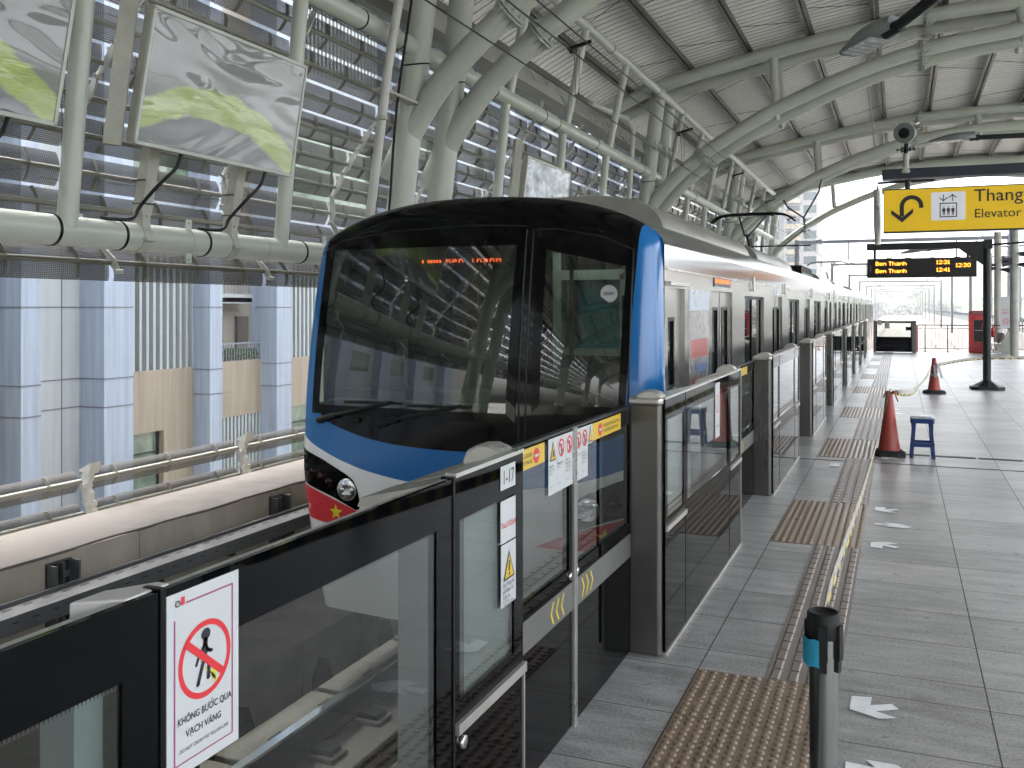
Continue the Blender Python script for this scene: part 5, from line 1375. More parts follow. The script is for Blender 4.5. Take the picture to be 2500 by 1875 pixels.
# ---------------- lamps
def lamp(tip,neck,arm_end,lab,sc=1.0,far=False):
    t=thing('platform_lamp',lab,'lamp',tuple(arm_end),'grey arm lamps over the platform')
    tip,neck,arm_end=V(tip),V(neck),V(arm_end); d=(neck-tip).normalized(); s=d.cross(V((0,0,1))).normalized(); u=s.cross(d).normalized(); L=(neck-tip).length
    w_=.17*sc; rows=[]
    for i in range(9):
        f=i/8; ww=w_*(.55+.45*math.sin(min(1,f*1.6)*math.pi/2)) if f<.75 else w_*(1-.55*(f-.75)/.25); h=.03+.10*sc*math.sin(min(1,f*1.15)*math.pi*.62)
        c=tip+d*L*f
        rows.append([c+s*ww*math.cos(a)+u*(h*max(0,math.sin(a))) for a in [k*math.pi/8 for k in range(9)]]+[c-s*ww*.9-u*.02,c+s*ww*.9-u*.02])
    b=MB(); b.grid(rows,0,True,True); b.face(rows[0][::-1]); b.face(rows[-1]); hd=obj('lamp_head',b,M['lampgrey'],t)
    b=MB(); b.obox(tip+d*L*.10-s*w_*.72-u*.032,s*w_*1.44,d*L*.6,u*.014); 
    for q in range(4): b.obox(tip+d*L*(.2+.12*q)-s*w_*.7-u*.036,s*w_*1.4,d*.01,u*.006,1)
    obj('lamp_lens',b,[M['lens'],M['inkgrey']],hd)
    b=MB(); b.tube([neck-d*.10*sc,neck+d*.06*sc],.055*sc,14); b.tube([neck,arm_end],.045*sc,14); obj('lamp_arm',b,M['dgrey'],t)
    return t
lamp((-.49,9.95,4.32),(-.05,9.55,4.42),(1.3,7.9,4.93),'nearest arm lamp, with its ribbed lens seen from below',1.15)
lamp((.57,22.6,5.42),(1.50,22.6,5.46),(3.6,22.6,5.42),'arm lamp to the right of the security camera',1.2)
lamp((.85,34.8,5.98-.9),(1.6,34.8,6.02-.9),(3.9,34.8,6.25-.9),'arm lamp half hidden behind the top of the yellow sign',1.1)
lamp((.0,36.0,3.70),(.9,36.0,3.80),(3.9,36.0,4.0),'thin distant arm lamp just under the beam of the departure board',.8)
# lamp posts that carry the arms (just outside the picture on the right)
for y,z,lab in ((7.9,5.1,'lamp post carrying the nearest arm lamp'),(22.6,5.7,'lamp post carrying the lamp right of the security camera')):
    x=1.3 if y<10 else 3.6
    if y<10: x=2.6
    t=thing('lamp_post',lab,'lamp post',(x,y,0)); b=MB(); b.tube([(x,y,0),(x,y,z)],.09,16); 
    if y<10: b.tube([(1.3,7.9,4.93),(2.6,7.9,5.05)],.05,12)
    obj('post_tube',b,M['dgrey'],t); b=MB(); b.lathe((x,y,0),[(.2,0),(.2,.03)],12); obj('foot',b,M['dgrey'],t)
# ---------------- stanchion
sx,sy=-.177,2.469
t=thing('belt_post','dark metal belt barrier post with cyan tape at its head, in the near foreground','belt post',(sx,sy,0))
b=MB(); b.tube([(sx,sy,.02),(sx,sy,.985)],.0345,40); obj('post_tube',b,pm('dark_polished_tube',(.30,.31,.29),.20,.9,.15,3,stretch=(1,1,.1)),t)
b=MB(); b.lathe((sx,sy,.985),[(.0375,-.006),(.0395,0),(.0395,.052),(.036,.057),(.033,.057),(.031,.050),(0,.049)],40); obj('post_cap',b,M['rubber'],t)
b=MB()
for a in (-.35,2.75,1.2,4.75):
    c=V((sx+.038*math.cos(a),sy+.038*math.sin(a),.93)); u=V((-math.sin(a),math.cos(a),0)); n_=V((math.cos(a),math.sin(a),0))
    b.obox(c-u*.011-n_*.006,u*.022,n_*.014,(0,0,.085)); b.obox(c-u*.009-n_*.006+V((0,0,-.03)),u*.018,n_*.01,(0,0,.03))
obj('belt_slot',b,M['rubber'],t)
b=MB(); rows=[]
a0,a1=math.radians(172),math.radians(262)
for z in (.915,.982): rows.append([V((sx+.050*math.cos(a),sy+.050*math.sin(a),z+.002*math.sin(a*9))) for a in [a0+(a1-a0)*i/14 for i in range(15)]])
b.grid(rows,0,True); obj('cyan_tape',b,M['bluetape'],t)
b=MB(); b.lathe((sx,sy,0),[(.17,0),(.17,.008),(.05,.03),(.036,.034)],32); obj('post_base',b,M['rubber'],t)
# ---------------- tape
def ribbon(name,pts,tw,w_,lab,n=70,stripe=.11):
    P=catmull(pts,max(4,n//(len(pts)-1))); m=len(P); b=MB(); A=[];B=[];C=[];D=[];acc=0
    for i,p in enumerate(P):
        f=i/(m-1); d=(P[min(i+1,m-1)]-P[max(i-1,0)]).normalized(); s=d.cross(V((0,0,1))).normalized(); u=s.cross(d)
        # twist angle interpolated from table
        T=tw; q=f*(len(T)-1); j=min(int(q),len(T)-2); a=math.radians(T[j]+(T[j+1]-T[j])*(q-j)); ww=w_
        e=s*math.cos(a)+u*math.sin(a); nn=d.cross(e)*.0012
        A.append(p+e*ww/2+nn);B.append(p-e*ww/2+nn);C.append(p+e*ww/2-nn);D.append(p-e*ww/2-nn)
    L=0
    for i in range(m-1):
        L+=(P[i+1]-P[i]).length
        k=int(L/stripe)%2
        m0,m1=A[i].lerp(B[i],.70),A[i+1].lerp(B[i+1],.70); b.face([A[i],A[i+1],m1,m0],0,True); b.face([m0,m1,B[i+1],B[i]],1+k,True); b.face([C[i],D[i],D[i+1],C[i+1]],1+k,True)
    return tag(obj(name,b,[M['tapewhite'],M['yellow2'],M['ink']]),lab,'barrier tape','runs of yellow and black barrier tape')
ribbon('barrier_tape',[(-.205,2.52,.975),(-.20,2.62,.955),(-.195,3.2,.94),(-.175,5.2,.86),(-.155,8.0,.80),(-.13,11,.79),(-.12,12.28,.80)],[60,25,75,88,92,88,84,78,66,58,60],.06,'long barrier tape running from the near belt post to the nearer cone',140)
ribbon('barrier_tape',[(-.09,12.32,.78),(.02,12.9,.715),(.15,14.0,.64),(.3,16.5,.56),(.48,19.3,.55),(.60,21.45,.60)],[20,70,95,60,88,80],.085,'sagging barrier tape between the two cones',90)
ribbon('barrier_tape',[(.70,21.5,.60),(1.2,22.3,.66),(1.68,23.1,.68),(2.2,23.2,.70),(3.2,23.3,.69),(4.4,23.4,.68)],[85,60,80,95,85,88],.075,'barrier tape passing in front of the departure board post',80,.09)
b=MB()
for q in range(5):
    a=q*1.3; b.tube(catmull([(-.1,12.3,.75),(-.1+.06*math.cos(a),12.3+.03*math.sin(a),.78),(-.1+.09*math.cos(a+.5),12.3+.03*math.sin(a),.74-.02*q)],4),.008,5)
tag(obj('tape_knot',b,M['cone']),'knotted tape end tied over the tip of the nearer cone','knot')
# ---------------- cones
def cone(x,y,h,rb,bw,lab):
    t=thing('traffic_cone',lab,'traffic cone',(x,y,0),'traffic cones on the platform')
    b=MB(); o=bw/2; c=o*.55
    pl=[(-o,-c),(-c,-o),(c,-o),(o,-c),(o,c),(c,o),(-c,o),(-o,c)]
    b.prism(pl,(x,y,0),(1,0,0),(0,1,0),(0,0,.035)); b.grid([[V((x+px_*f,y+py_*f,z)) for px_,py_ in pl] for f,z in ((1,.035),(.98,.045),(rb*1.05/o,.075))],0,False,True); obj('cone_base',b,M['rubber'],t)
    b=MB(); b.lathe((x,y,.07),[(rb,0),(rb*.97,.02),(rb*.62,h*.45),(.042,h-.10),(.034,h-.07),(.030,h-.07),(.028,h-.12)],30); obj('cone_body',b,M['cone'],t)
    return t
cone(-.125,12.32,.76,.128,.37,'red traffic cone next to the blue stool, tape tied to its tip')
c2=cone(.655,21.6,.74,.125,.44,'farther red traffic cone near the departure board post')
b=MB(); b.lathe((.655,21.6,.36),[(.088,0),(.070,.09)],20,0,'z',True,False); obj('white_band',b,M['tapewhite'],c2)
b=MB(); b.bar((.72,21.5,.62),(.80,21.45,.33),.09,.006); b.bar((.66,21.47,.60),(.68,21.44,.34),.06,.005); obj('hanging_card',b,M['inkgrey'],c2)
# ---------------- stool
t=thing('plastic_stool','small blue plastic stool beside the nearer cone','stool',(.243,12.35,0))
cx_,cy_=.243,12.35; h=.50
b=MB(); pl=[];o=.135
for (qx,qy,a0) in ((1,1,0),(-1,1,90),(-1,-1,180),(1,-1,270)):
    for q in range(5): a=math.radians(a0+22.5*q); pl.append((qx*(o-.03)+.03*math.cos(a),qy*(o-.03)+.03*math.sin(a)))
b.prism(pl,(cx_,cy_,h-.028),(1,0,0),(0,1,0),(0,0,.02)); b.prism([(a*.8,c*.8) for a,c in pl],(cx_,cy_,h-.008),(1,0,0),(0,1,0),(0,0,.006))
obj('seat',b,pm('pale_worn_seat',(.50,.53,.56),.3,0,.1,9),t,bevel=.004)  # seat top coloured paler than the blue rim and legs
b=MB(); b.prism([(a*.99,c*.99) for a,c in pl],(cx_,cy_,h-.085),(1,0,0),(0,1,0),(0,0,.056)); obj('seat_rim',b,M['stoolblue'],t,bevel=.004)
for qx in (-1,1):
    for qy in (-1,1):
        b=MB(); T_=V((cx_+qx*.108,cy_+qy*.108,h-.06)); B_=V((cx_+qx*.142,cy_+qy*.142,0))
        for du,dv in ((1,0),(0,1)):
            b.obox(B_+V((-qx*.0,-qy*.0,0)),V((-qx*.042*du-qx*.008*dv,0,0)),V((0,-qy*.042*dv-qy*.008*du,0)),T_-B_)
        obj('leg',b,M['stoolblue'],t)
for (ax,ay) in ((0,-1),(0,1),(-1,0),(1,0)):
    b=MB()
    if ay: b.box(cx_-.12,cx_+.12,cy_+ay*.128-.006,cy_+ay*.128+.006,.135,.185); b.prism([(-.12,0),(-.06,0),(-.1,-.05),(-.12,-.09)],(cx_,cy_+ay*.118-.006,h-.08),(1,0,0),(0,0,1),(0,.012,0)); b.prism([(.12,0),(.06,0),(.1,-.05),(.12,-.09)],(cx_,cy_+ay*.118-.006,h-.08),(1,0,0),(0,0,1),(0,.012,0))
    else: b.box(cx_+ax*.128-.006,cx_+ax*.128+.006,cy_-.12,cy_+.12,.135,.185)
    obj('rung',b,M['stoolblue'],t)
b=MB(); b.box(-.74,-.64,11.2,11.42,.0045,.008); tag(obj('paper_tag',b,M['white']),'small white card lying on the floor near the tactile strip','paper')
# ---------------- platform end: cabinet, railing, bench, poles, boards
t=thing('fire_cabinet','red fire hose cabinet with glass door at the platform end','cabinet',(2.83,41.4,0))
b=MB(); b.box(2.5,3.2,41.2,41.5,.0,1.66); obj('cabinet_body',b,M['cabred'],t,bevel=.01)
b=MB(); b.box(2.5,3.2,41.19,41.2,1.48,1.66); b.text('CHỮA CHÁY',.07,(2.62,41.185,1.55),UX,UZ,1); obj('cabinet_header',b,[pm('dark_red_paint',(.22,.02,.02),.4,0,.05,5),M['white']],t)
b=MB(); b.box(2.68,3.1,41.185,41.195,.45,1.3); b.tube([(2.95,41.18,.95),(2.98,41.18,1.15),(3.08,41.18,1.2)],.02,6,1); b.box(2.7,3.08,41.182,41.186,.88,.90,2); obj('cabinet_window',b,[M['dgrey'],M['cabred'],M['alu']],t)
t=thing('end_railing','thin metal railing across the platform end behind the red cabinet','railing',(.65,41.6,0))
b=MB(); b.tube([(.65,41.6,1.08),(8,41.6,1.08)],.022,8); b.tube([(.65,41.6,.95),(8,41.6,.95)],.012,6); b.tube([(.65,41.6,.14),(8,41.6,.14)],.012,6); obj('rail_bars',b,M['dgrey'],t)
b=MB(); b.box(.6,.66,41.55,41.62,0,1.08); obj('end_post',b,M['cabred'],t)
for i in range(9):
    x=.93+i*.83; b=MB(); b.tube([(x,41.6,0),(x,41.6,1.08)],.018,8); b.lathe((x,41.6,0),[(.07,0),(.07,.02)],10); obj('railing_post',b,M['dgrey'],t)
b=MB()
for i in range(52): b.tube([(.75+i*.14,41.6,.14),(.75+i*.14,41.6,.95)],.006,4)
obj('baluster_row',b,M['inkgrey'],t)
def bench(x,y,fl,lab):
    t=thing('steel_bench',lab,'bench',(x,y,0),'perforated steel benches at the platform end')
    b=MB(); A=[(0,.47),(.06,.44),(.45,.42),(.52,.46),(.72,.92)]
    b.grid([[V((x+fl*a,y+dy,z)) for a,z in A] for dy in (0,1.6)],0,True); b.grid([[V((x+fl*a,y+dy,z-.012)) for a,z in A] for dy in (0,1.6)][::-1],0,True); obj('seat_shell',b,M['chrome'],t)
    for dy in (.25,1.35):
        b=MB(); b.tube([(x+fl*.02,y+dy,.02),(x+fl*.28,y+dy,.14),(x+fl*.3,y+dy,.42)],.025,8); b.tube([(x+fl*.28,y+dy,.14),(x+fl*.62,y+dy,.02)],.025,8); obj('leg',b,M['chrome'],t)
bench(3.0,39.6,1,'steel bench seen end on, right of the departure board post'); bench(4.35,38.6,1,'steel bench at the right edge of the photo')
def pole(x,y,r,h,lab,mat='steel_dirty',horn=True):
    t=thing('equipment_pole',lab,'pole',(x,y,0),'grey poles at the platform end')
    b=MB(); b.tube([(x,y,0),(x,y,h)],r,16); obj('pole_shaft',b,M[mat],t)
    if horn:
        for s,z in ((-1,3.55),(1,3.75),(-1,3.4),(1,3.35)):
            b=MB(); b.tube([(x,y-.1,z),(x+s*.35,y-.12,z)],.02,6); b.tube([(x+s*.12,y-.2,z),(x+s*.42,y-.2,z-.03)],[.05,.12],12); obj('loudspeaker',b,M['dgrey'],t)
pole(3.84,38.7,.145,4.7,'thicker grey pole with loudspeakers, nearest the right edge'); pole(3.72,43.6,.14,4.9,'grey pole with loudspeakers behind the hanging info board')
t=thing('info_board','tall white info board on a black leg between the grey poles','info board',(3.75,41.2,0))
b=MB(); b.box(3.6,3.98,41.1,41.16,1.0,2.2); obj('board_panel',b,M['white'],t); b=MB(); b.box(3.98,4.06,41.08,41.18,0,2.2); obj('board_frame',b,M['black'],t)
b=MB(); b.ring((.19,.25),.05,.12,(3.6,41.095,1.0),UX,UZ,0,20); b.box(3.66,3.9,41.092,41.096,1.55,1.62); b.box(3.66,3.86,41.092,41.096,1.7,1.74); obj('board_print',b,pm('pale_pink_print',(.6,.30,.34),.5,0,.2,8),t)
t=thing('extinguisher_stand','red fire extinguisher hanging just right of the departure board post','fire extinguisher',(3.35,41.3,0))
b=MB(); b.lathe((3.36,41.3,.62),[(.05,0),(.075,.03),(.075,.34),(.03,.42),(.02,.46)],14); obj('cylinder_body',b,M['cabred'],t); b=MB(); b.tube([(3.36,41.3,1.08),(3.42,41.28,1.02),(3.43,41.26,.8)],.012,6); obj('hose',b,M['black'],t)
t=thing('litter_bin','grey waste bin behind the steel bench','bin',(3.8,41.0,0)); b=MB(); b.box(3.45,3.9,40.9,41.05,.0,.78); b.box(3.43,3.92,40.88,41.07,.78,.82); obj('bin_body',b,M['steel_dirty'],t,bevel=.01)
t=thing('cable_drop','slim cable drop with round camera hanging from the roof above the security camera','cable drop',(.1,20,8))
b=MB(); b.tube([(-.72,24,8.4),(-.72,24,7.1),(-.62,24,6.2),(-.55,24,5.6)],.02,6); b.lathe((-.72,24,7.05),[(.05,0),(.09,.05),(.05,.14)],12); obj('drop_cable',b,M['steel_dirty'],t)
# ---------------- building across the road on the left (all distances about 29 m)
S_=1.8
def bx_(x): # photo column in the zoomed crop -> y on the facade plane
    px_=x*.4822; u=(px_-1250)/2300; dx=-math.sin(TH)+u*math.cos(TH); dy=math.cos(TH)+u*math.sin(TH); return -16*dy/dx*S_
def bz(z): return 1.8+(z-1.8)*S_
BX=-28.8
t=thing('office_building','blue and white clad building with tan bays and vertical louvres, left beyond the track','building',(BX,28,-13))
def wallbox(name,x0,x1,y0,y1,z0,z1,mat,par=t,bev=0): 
    b=MB(); b.box(x0,x1,y0,y1,z0,z1); return obj(name,b,M[mat],par)
zt,zb=30,-13
wallbox('core_wall',BX-8,BX-1.6,-60,150,zb,zt,'fcream')
J=(.30,-.29); JZ=[bz(.305),bz(-.29)]
# joints repeat every storey
storey=7.4
def joints(par,x,y0,y1,side=None):
    b=MB()
    for k in range(-4,8):
        for jz in (JZ[0]+k*storey*1.0,JZ[1]+k*storey,):
            b.box(x,x+.02,y0,y1,jz-.02,jz+.02)
            if side: b.box(x-side,x,y0-.02,y0,jz-.02,jz+.02)
        if k in(0,): pass
    b.box(x,x+.02,y0,y1,bz(1.8)-.02,bz(1.8)+.02)
    if side: b.box(x-side,x,y0-.02,y0,bz(1.8)-.02,bz(1.8)+.02)
    obj('panel_joint',b,M['joint'],par)
def pilaster(a,c,d):
    """side face a..c, front face c..d (photo columns)"""
    y0=bx_(c); y1=bx_(d); 
    # front plane lies nearer: scale so that it lines up
    dep=1.25
    b=MB(); b.box(BX-.3,BX+dep,y0*.957,y1*.957,zb,zt); o=obj('pilaster',b,M['fblue'],t)
    joints(o,BX+dep,y0*.957,y1*.957,dep)
cols=[(38,105,205),(467,527,674),(1003,1062,1125),(1307,1400,1475)]
for c in cols: pilaster(*c)
# extra pilasters further along
step=bx_(1475)-bx_(1125)
w=wallbox('white_panel_wall',BX-.5,BX-.0,bx_(105)+.2,bx_(470)+.8,zb,zt,'fwhite'); joints(w,BX,bx_(105)+.2,bx_(470)+.8)
b=MB(); b.box(BX,BX+.02,bx_(312)-.02,bx_(312)+.02,zb,zt); obj('vertical_joint',b,M['joint'],w)
def bayw(y0,y1,zs0,zs1,kind):
    """tan spandrel zs0..zs1 repeated by storey with louvres / windows between"""
    X=BX+.35
    for k in range(-2,5):
        dz=k*7.4
        b=MB(); b.box(X-.5,X,y0,y1,zs0+dz,zs1+dz); o=obj('spandrel',b,M['ftan'] if k<1 else M['fgrey'],t)
        top=zs0+dz+7.4
        kd=kind if k%2==0 else (kind+1)%2
        if kd==0: # louvres above
            b=MB(); n=max(3,int((y1-y0)/.36)); 
            for i in range(n): y=y0+(y1-y0)*(i+.5)/n; b.box(X-.28,X-.02,y-.07,y+.07,zs1+dz,top)
            obj('louvre_screen_panel',b,M['louvre'],t)
            b=MB(); b.box(X-.62,X-.56,y0,y1,zs1+dz,top); obj('back_wall',b,M['fwhite'],t)
        else:
            b=MB(); b.box(X-.35,X-.30,y0,y1,zs1+dz,top); w_=obj('window',b,M['winglass'],t)
            b=MB()
            for f in (0,.5,.97): b.box(X-.30,X-.22,y0+(y1-y0)*f,y0+(y1-y0)*f+.08,zs1+dz,top)
            b.box(X-.3,X-.22,y0,y1,top-.9,top-.84); obj('window_frame',b,M['dgrey'],w_)
y0,y1=bx_(674)*.985,bx_(1003)*.985
bayw(bx_(674)*.97,bx_(1003)*.985,bz(-1.05),bz(.36),0)
b=MB(); b.box(BX-.1,BX+.352,bx_(850)*.98,bx_(1003)*.985,bz(-3.3),bz(-1.05)); obj('spandrel',b,M['ftan'],t)
bayw(bx_(-260),bx_(40)*.97,bz(-.95),bz(.30),0)
# balcony bay
y0,y1=bx_(1125)*.975,bx_(1375)*.975
b=MB(); b.box(BX-.2,BX+.35,y0,y1,bz(-1.0),bz(.42)); obj('spandrel',b,M['ftan'],t)
b=MB(); n=14
for i in range(n): y=y0+(y1-y0)*(i+.5)/n; b.box(BX+.05,BX+.32,y-.07,y+.07,bz(-3.4),bz(-1.0))
obj('louvre_screen_panel',b,M['louvre'],t)
b=MB(); b.box(BX-1.6,BX-1.5,y0-1,y1+1,bz(.4),bz(3.4)); bw=obj('balcony_wall',b,M['fcream'],t)
b=MB(); b.box(BX-1.5,BX-1.42,y0,y0+2.6,bz(.42),bz(1.55)); b.box(BX-1.5,BX-1.42,y0+3.6,y1+1,bz(.42),bz(1.55)); wo=obj('balcony_window',b,M['curtain'],bw)
b=MB(); b.box(BX-1.42,BX-1.38,y0+1.2,y0+1.26,bz(.42),bz(1.55)); b.box(BX-1.42,BX-1.38,y0,y0+2.6,bz(1.53),bz(1.57)); b.box(BX-1.42,BX-1.38,y0+2.56,y0+2.6,bz(.42),bz(1.55)); b.box(BX-1.42,BX-1.38,y0+3.6,y0+3.66,bz(.42),bz(1.55)); obj('window_frame',b,M['dgrey'],wo)
b=MB(); b.box(BX-1.5,BX-.2,y0-.5,y1,bz(1.93),bz(2.05)); b.box(BX-.35,BX-.2,y0-.5,y1,bz(1.9),bz(2.15)); obj('balcony_slab',b,M['fwhite'],t)
b=MB()
for i in range(30): b.box(BX-.25,BX-.23,y0-.2+i*.22,y0-.17+i*.22,bz(2.15),bz(2.65))
for i in range(34): b.box(BX+.3,BX+.32,y0+i*.19,y0+.03+i*.19,bz(.42),bz(.86))
b.box(BX+.3,BX+.33,y0,y1,bz(.85),bz(.88)); b.box(BX-.26,BX-.22,y0,y1,bz(2.62),bz(2.66)); obj('balcony_railing',b,M['fgrey'],t)
bayw(bx_(1478)*.975,bx_(1478)*.975+9,bz(-.99),bz(.39),0)
# upper floors seen above and beyond the screen
yy=bx_(1478)+9
for q in range(9):
    b=MB(); b.box(BX-.3,BX+1.2,yy,yy+2.2,zb,zt+q*2); o=obj('pilaster',b,M['fblue'],t); joints(o,BX+1.2,yy,yy+2.2,1.2)
    b=MB(); b.box(BX-.5,BX,yy+2.2,yy+8,zb,zt); o=obj('white_panel_wall',b,M['fwhite'] if q%2 else M['fgrey'],t)
    b=MB()
    for k in range(9): b.box(BX,BX+.03,yy+3.2,yy+7,-11+k*storey,-11+k*storey+2.2)
    obj('window_row',b,M['winglass'],t)
    yy+=8
yy=bx_(-260)-8
for q in range(8):
    b=MB(); b.box(BX-.3,BX+1.2,yy,yy+2.2,zb,zt); o=obj('pilaster',b,M['fblue'],t); joints(o,BX+1.2,yy,yy+2.2,1.2)
    b=MB(); b.box(BX-.5,BX,yy+2.2,yy+8,zb,zt); o=obj('white_panel_wall',b,M['fwhite'] if q%2 else M['fgrey'],t)
    b=MB()
    for k in range(9): b.box(BX,BX+.03,yy+3.2,yy+7,-11+k*storey,-11+k*storey+2.2)
    obj('window_row',b,M['winglass'],t)
    yy-=8
# planter on the balcony
def foliage(name,c,rx,ry,rz,n,s,lab,cat,par=None,mat='leaf',grp=None,seed=1):
    R_=random.Random(seed); b=MB(); cl=[(R_.uniform(-1,1),R_.uniform(-1,1),R_.uniform(-1,1)) for _ in range(max(5,n//60))]
    cl=[V(q)*.75 for q in cl if V(q).length<1.15] or [V((0,0,0))]
    for i in range(n):
        q=R_.choice(cl)+V((R_.gauss(0,.2),R_.gauss(0,.2),R_.gauss(0,.2))); p=V((c[0]+q.x*rx,c[1]+q.y*ry,c[2]+q.z*rz))
        u=V((R_.gauss(0,1),R_.gauss(0,1),R_.gauss(0,1))).normalized(); v=u.cross(V((R_.gauss(0,1),R_.gauss(0,1),R_.gauss(0,1)))).normalized(); k=s*R_.uniform(.6,1.4)
        b.face([p-u*k,p-v*k*.6,p+u*k,p+v*k*.6])
    o=obj(name,b,M[mat],par)
    if lab: tag(o,lab,cat,grp)
    return o
foliage('planter_plants',(BX+.0,(y0+y1)/2+.2,bz(.58)),.35,(y1-y0)*.42,.28,1500,.07,'leafy green plants filling the balcony planter of the blue clad building','plants')
# trees
M['leaffar']=pm('dull_far_leaf',(.055,.07,.05),.7,0,.25,.6)  # haze painted into the leaf colour by greying it
def tree(x,y,z0,h,r,lab,seed,grp='trees far beyond the station'):
    t=thing('tree',lab,'tree',(x,y,z0),grp)
    b=MB(); b.tube([(x,y,z0),(x+.1,y,z0+h*.35),(x+.2,y,z0+h*.62)],[r*.10,r*.07,r*.04],8)
    R_=random.Random(seed)
    for q in range(4):
        a=R_.uniform(0,6.3); b.tube([(x+.1,y,z0+h*.4),(x+r*.5*math.cos(a),y+r*.5*math.sin(a),z0+h*.7)],[r*.05,r*.02],6)
    obj('trunk',b,M['bark'],t)
    foliage('crown',(x,y,z0+h*.72),r,r,h*.30,1400,r*.085,None,None,t,mat='leaf' if y<100 else 'leaffar',seed=seed)
tp=[(48,250,17.5,8),(58,262,18,9),(33,240,16,7),(41,275,17,7),(69,268,18.5,8),(-22,380,17,10),(-34,360,17,11),(14,420,17,10),(-8,430,16.5,9),(4,440,17,9),(80,300,18,10)]
tl=['round tree left of the red cabinet','broad tree behind the red cabinet top','low tree behind the left part of the railing','tree right of the thin mast','tree partly hidden by the departure board post','tree left of the vanishing track','broad tree at the left of the far viaduct','tree right of the vanishing track','small tree just left of the track end','small tree at the track end','tree behind the info board']
for (x,y,h,r),l,s in zip(tp,tl,range(11)): tree(x,y,-13,h,r,l,s+3)
tree(-24.5,12.8,-13,21,4.5,'green tree seen through the mesh under the large wrapped screen',44,None)
for q in range(6): tree(34+(q%3)*4,-6+q*11,-13,13+q%3*2,5.5,['bushy tree right of the station, nearest the camera','bushy tree right of the station, second one','bushy tree right of the station, third one','bushy tree right of the station, fourth one','bushy tree right of the station, fifth one','bushy tree right of the station, sixth one'][q],60+q,'trees outside the right side of the station')  # trees added out of view to give the wrapped screens something to reflect
# ---------------- towers
M['towerwall']=pm('tower_render',(.20,.20,.20),.8,0,.08,.2); M['towerglass']=pm('tower_glass',(.035,.055,.06),.12,0,.3,.4); M['towertrim']=pm('tower_trim',(.26,.26,.25),.8,0,.05,.3); M['portal']=pm('portal_grey',(.05,.055,.06),.6,.1,.1,3)
def tower(x,y,w_,d,h,lab,seed,warm=False):
    t=thing('apartment_tower',lab,'apartment tower',(x,y,-13),'tall apartment blocks')
    b=MB(); b.box(x,x+w_,y,y+d,-13,h); obj('tower_wall',b,M['towerwall'],t)
    R_=random.Random(seed); fl=3.1; nx=max(3,int(w_/3.2)); cw=w_/nx
    n=0; bw=MB(); bb=MB(); bf=MB(); br=MB()
    z=-10
    while z<h-2:
        for i in range(nx):
            xa=x+cw*i+.45; wd=cw-.9 if (i%3) else cw*.5
            bw.box(xa,xa+wd,y-.06,y,z+.5,z+2.4,R_.choice((0,0,1)))
            if i%3==1: bb.box(xa-.3,xa+wd+.3,y-1.1,y,z-.12,z+.12); br.box(xa-.3,xa+wd+.3,y-1.12,y-1.08,z+.1,z+1.0)
        for j in range(int(d/3.5)):
            ya=y+j*3.5+.6; bw.box(x+w_,x+w_+.06,ya,ya+2,z+.5,z+2.4,R_.choice((0,1))); bw.box(x-.06,x,ya,ya+2,z+.5,z+2.4,R_.choice((0,1)))
        z+=fl
    obj('window_grid',bw,[M['towerglass'],pm('blue_tower_glass',(.05,.085,.11),.1,0,.2,3)],t); obj('balcony_slabs',bb,M['towertrim'],t); obj('balcony_fronts',br,M['ftan'] if warm else M['fgrey'],t)
    b=MB()
    for i in (0,nx//2,nx): b.box(x+cw*i-.25,x+cw*i+.25,y-.35,y,-13,h+1)
    b.box(x-.3,x+w_+.3,y-.3,y+d,h,h+1.2); obj('tower_fins',b,M['towertrim'],t)
tower(-46.0,232,15.5,16,46,'pale apartment tower with blue glass, left one behind the canopy end',1)
tower(-29.8,238,11.5,14,40,'pale apartment tower with warm balconies, right one behind the canopy end',2,True)
tower(-75,260,22,20,60,'wide pale tower glimpsed behind the second frame columns',5)
tower(38,130,10,14,26,'pale blue block at the right edge of the photo',3)
# ---------------- viaduct beyond the platform
b=MB(); b.box(-6.9,9.5,41.95,700,-2.4,-1.6); struct(obj('viaduct_deck',b,pm('viaduct_deck_concrete',(.085,.07,.058),.9,0,.15,.6)))
for x,l in ((-6.7,'pale viaduct parapet on the left of the far tracks'),(8.9,'pale viaduct parapet on the right of the far tracks')):
    b=MB(); b.box(x,x+.35,46.2 if x<0 else 42.5,700,-1.6,-.25); t=tag(obj('viaduct_parapet',b,pm('viaduct_parapet_concrete',(.12,.115,.11),.9,0,.1,1)),l,'parapet')
t=thing('noise_fence','pale curved post fence along the right side of the far viaduct','fence',(10,60,-1))
b=MB()
for i in range(110):
    y=46+i*2.2; b.tube([(9.1,y,-.3),(9.1,y,.6),(8.75,y,1.0)],.05,5)
b.box(9.08,9.12,46,290,-.2,.9); obj('fence_posts',b,M['towerglass'],t)
for x in (-3.87,-2.43,2.6,4.04): 
    b=MB(); b.box(x-.035,x+.035,81,600,-1.28,-1.1); tag(obj('viaduct_rail',b,M['railtop']),{-3.87:'far viaduct rail, leftmost of four',-2.43:'far viaduct rail, second from the left',2.6:'far viaduct rail, third from the left',4.04:'far viaduct rail, rightmost of four'}[x],'rail')
for i in range(14):
    y=66+i*35.5
    t=thing('line_portal',f'grey overhead line portal over the far viaduct, '+names[i]+' beyond the train','line portal',(0,y,-1.6),'overhead line portals along the viaduct')
    for x in (-6.45,6.3):
        b=MB(); b.tube([(x,y,-1.6),(x,y,6.3)],.15,10); obj('portal_post',b,M['portal'],t)
    b=MB(); b.bar((-6.45,y,6.15),(6.3,y,6.15),.14,.22); 
    for x in (-3.15,3.3): b.tube([(x,y,6.1),(x,y,4.9)],.05,6); b.tube([(x-1,y,4.5),(x+1.1,y,4.9)],.03,6)
    obj('portal_beam',b,M['portal'],t)
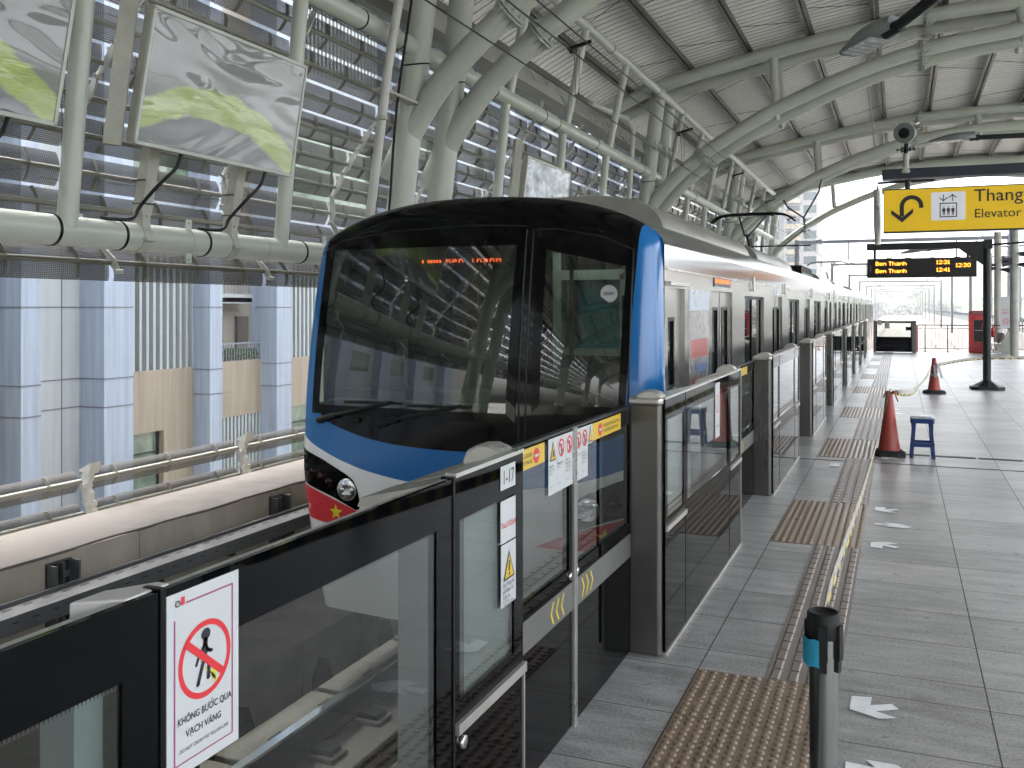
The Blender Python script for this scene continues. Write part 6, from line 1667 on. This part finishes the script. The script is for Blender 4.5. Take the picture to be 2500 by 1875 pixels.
wire([(3.3,42,4.0),(3.3,500,4.0)],.02,'contact wire over the far right hand track'); wire([(3.3,42,4.9),(3.3,500,4.9)],.02,'messenger wire over the far right hand track')
for x,y,h,r,l in ((11.6,150,9.5,.55,'thick pale mast right of the portals'),(15.5,180,8,.22,'thin pale mast just right of the portals'),(19.8,190,9,.2,'thin pale mast left of the red cabinet'),(24,200,10.5,.25,'thin mast with a short arm above the red cabinet')):
    t=thing('line_mast',l,'mast',(x,y,-13),'pale masts beyond the platform end'); b=MB(); b.tube([(x,y,-13),(x,y,h)],r,10); obj('mast_shaft',b,M['portal'],t)
    b=MB(); b.tube([(x,y,h-1.2),(x+1.6,y,h-1.0)],.08,6); obj('mast_arm',b,M['lampgrey'],t)
t=thing('lattice_frame','thin ladder like steel frame above the grey poles at the right edge','lattice frame',(5.2,50,0))
b=MB()
for x in (4.75,5.55): b.tube([(x,50,2.2),(x,50,7.6)],.035,6)
for q in range(8): b.tube([(4.5,50,4.4+.42*q),(5.8,50,4.4+.42*q)],.02,5)
b.tube([(3.6,50,4.65),(8,50,4.75)],.05,6); b.tube([(3.6,50,4.2),(8,50,4.25)],.04,6); b.tube([(3.6,50,2.2),(6,50,2.2)],.03,6)
for x in (5.0,5.15): b.tube([(x,50,1.0),(x,50,4.6)],.022,5)
for q in range(12): b.tube([(5.0,50,1.2+.26*q),(5.15,50,1.2+.26*q)],.014,4)
obj('frame_bars',b,pm('blue_grey_bars',(.20,.22,.30),.5,.3,.1,4),t)
# far treeline
R_=random.Random(9); b=MB()
for i in range(5200):
    x=R_.uniform(-260,420); y=R_.uniform(520,640); z=-13+R_.random()**.5*(17+5*math.sin(x*.05)+3*math.sin(x*.13)); k=R_.uniform(1,2.4)
    u=V((R_.gauss(0,1),R_.gauss(0,.3),R_.gauss(0,1))).normalized()*k; v=V((-u.z,0,u.x)); p=V((x,y,z)); b.face([p-u,p-v,p+u,p+v])
o=obj('far_treeline',b,M['leaf']); o['kind']='stuff'; o['label']='hazy line of distant trees along the horizon'; o['category']='treeline'
# air
b=MB(); b.box(-420,520,-60,690,-14,64)
hm=bpy.data.materials.new('haze'); hm.use_nodes=True; ht=hm.node_tree; ht.nodes.clear(); ho=ht.nodes.new('ShaderNodeOutputMaterial'); hv=ht.nodes.new('ShaderNodeVolumePrincipled'); hv.inputs['Color'].default_value=(.95,.97,1,1); hv.inputs['Density'].default_value=.00045; hv.inputs['Anisotropy'].default_value=.2
ht.links.new(hv.outputs[0],ho.inputs['Volume'])
hz=obj('haze',b,hm); hz['kind']='stuff'; hz['label']='pale hazy air over the whole scene'; hz['category']='haze'
SC.cycles.volume_bounces=0; SC.cycles.max_bounces=9; SC.cycles.transparent_max_bounces=24; SC.cycles.volume_max_steps=32
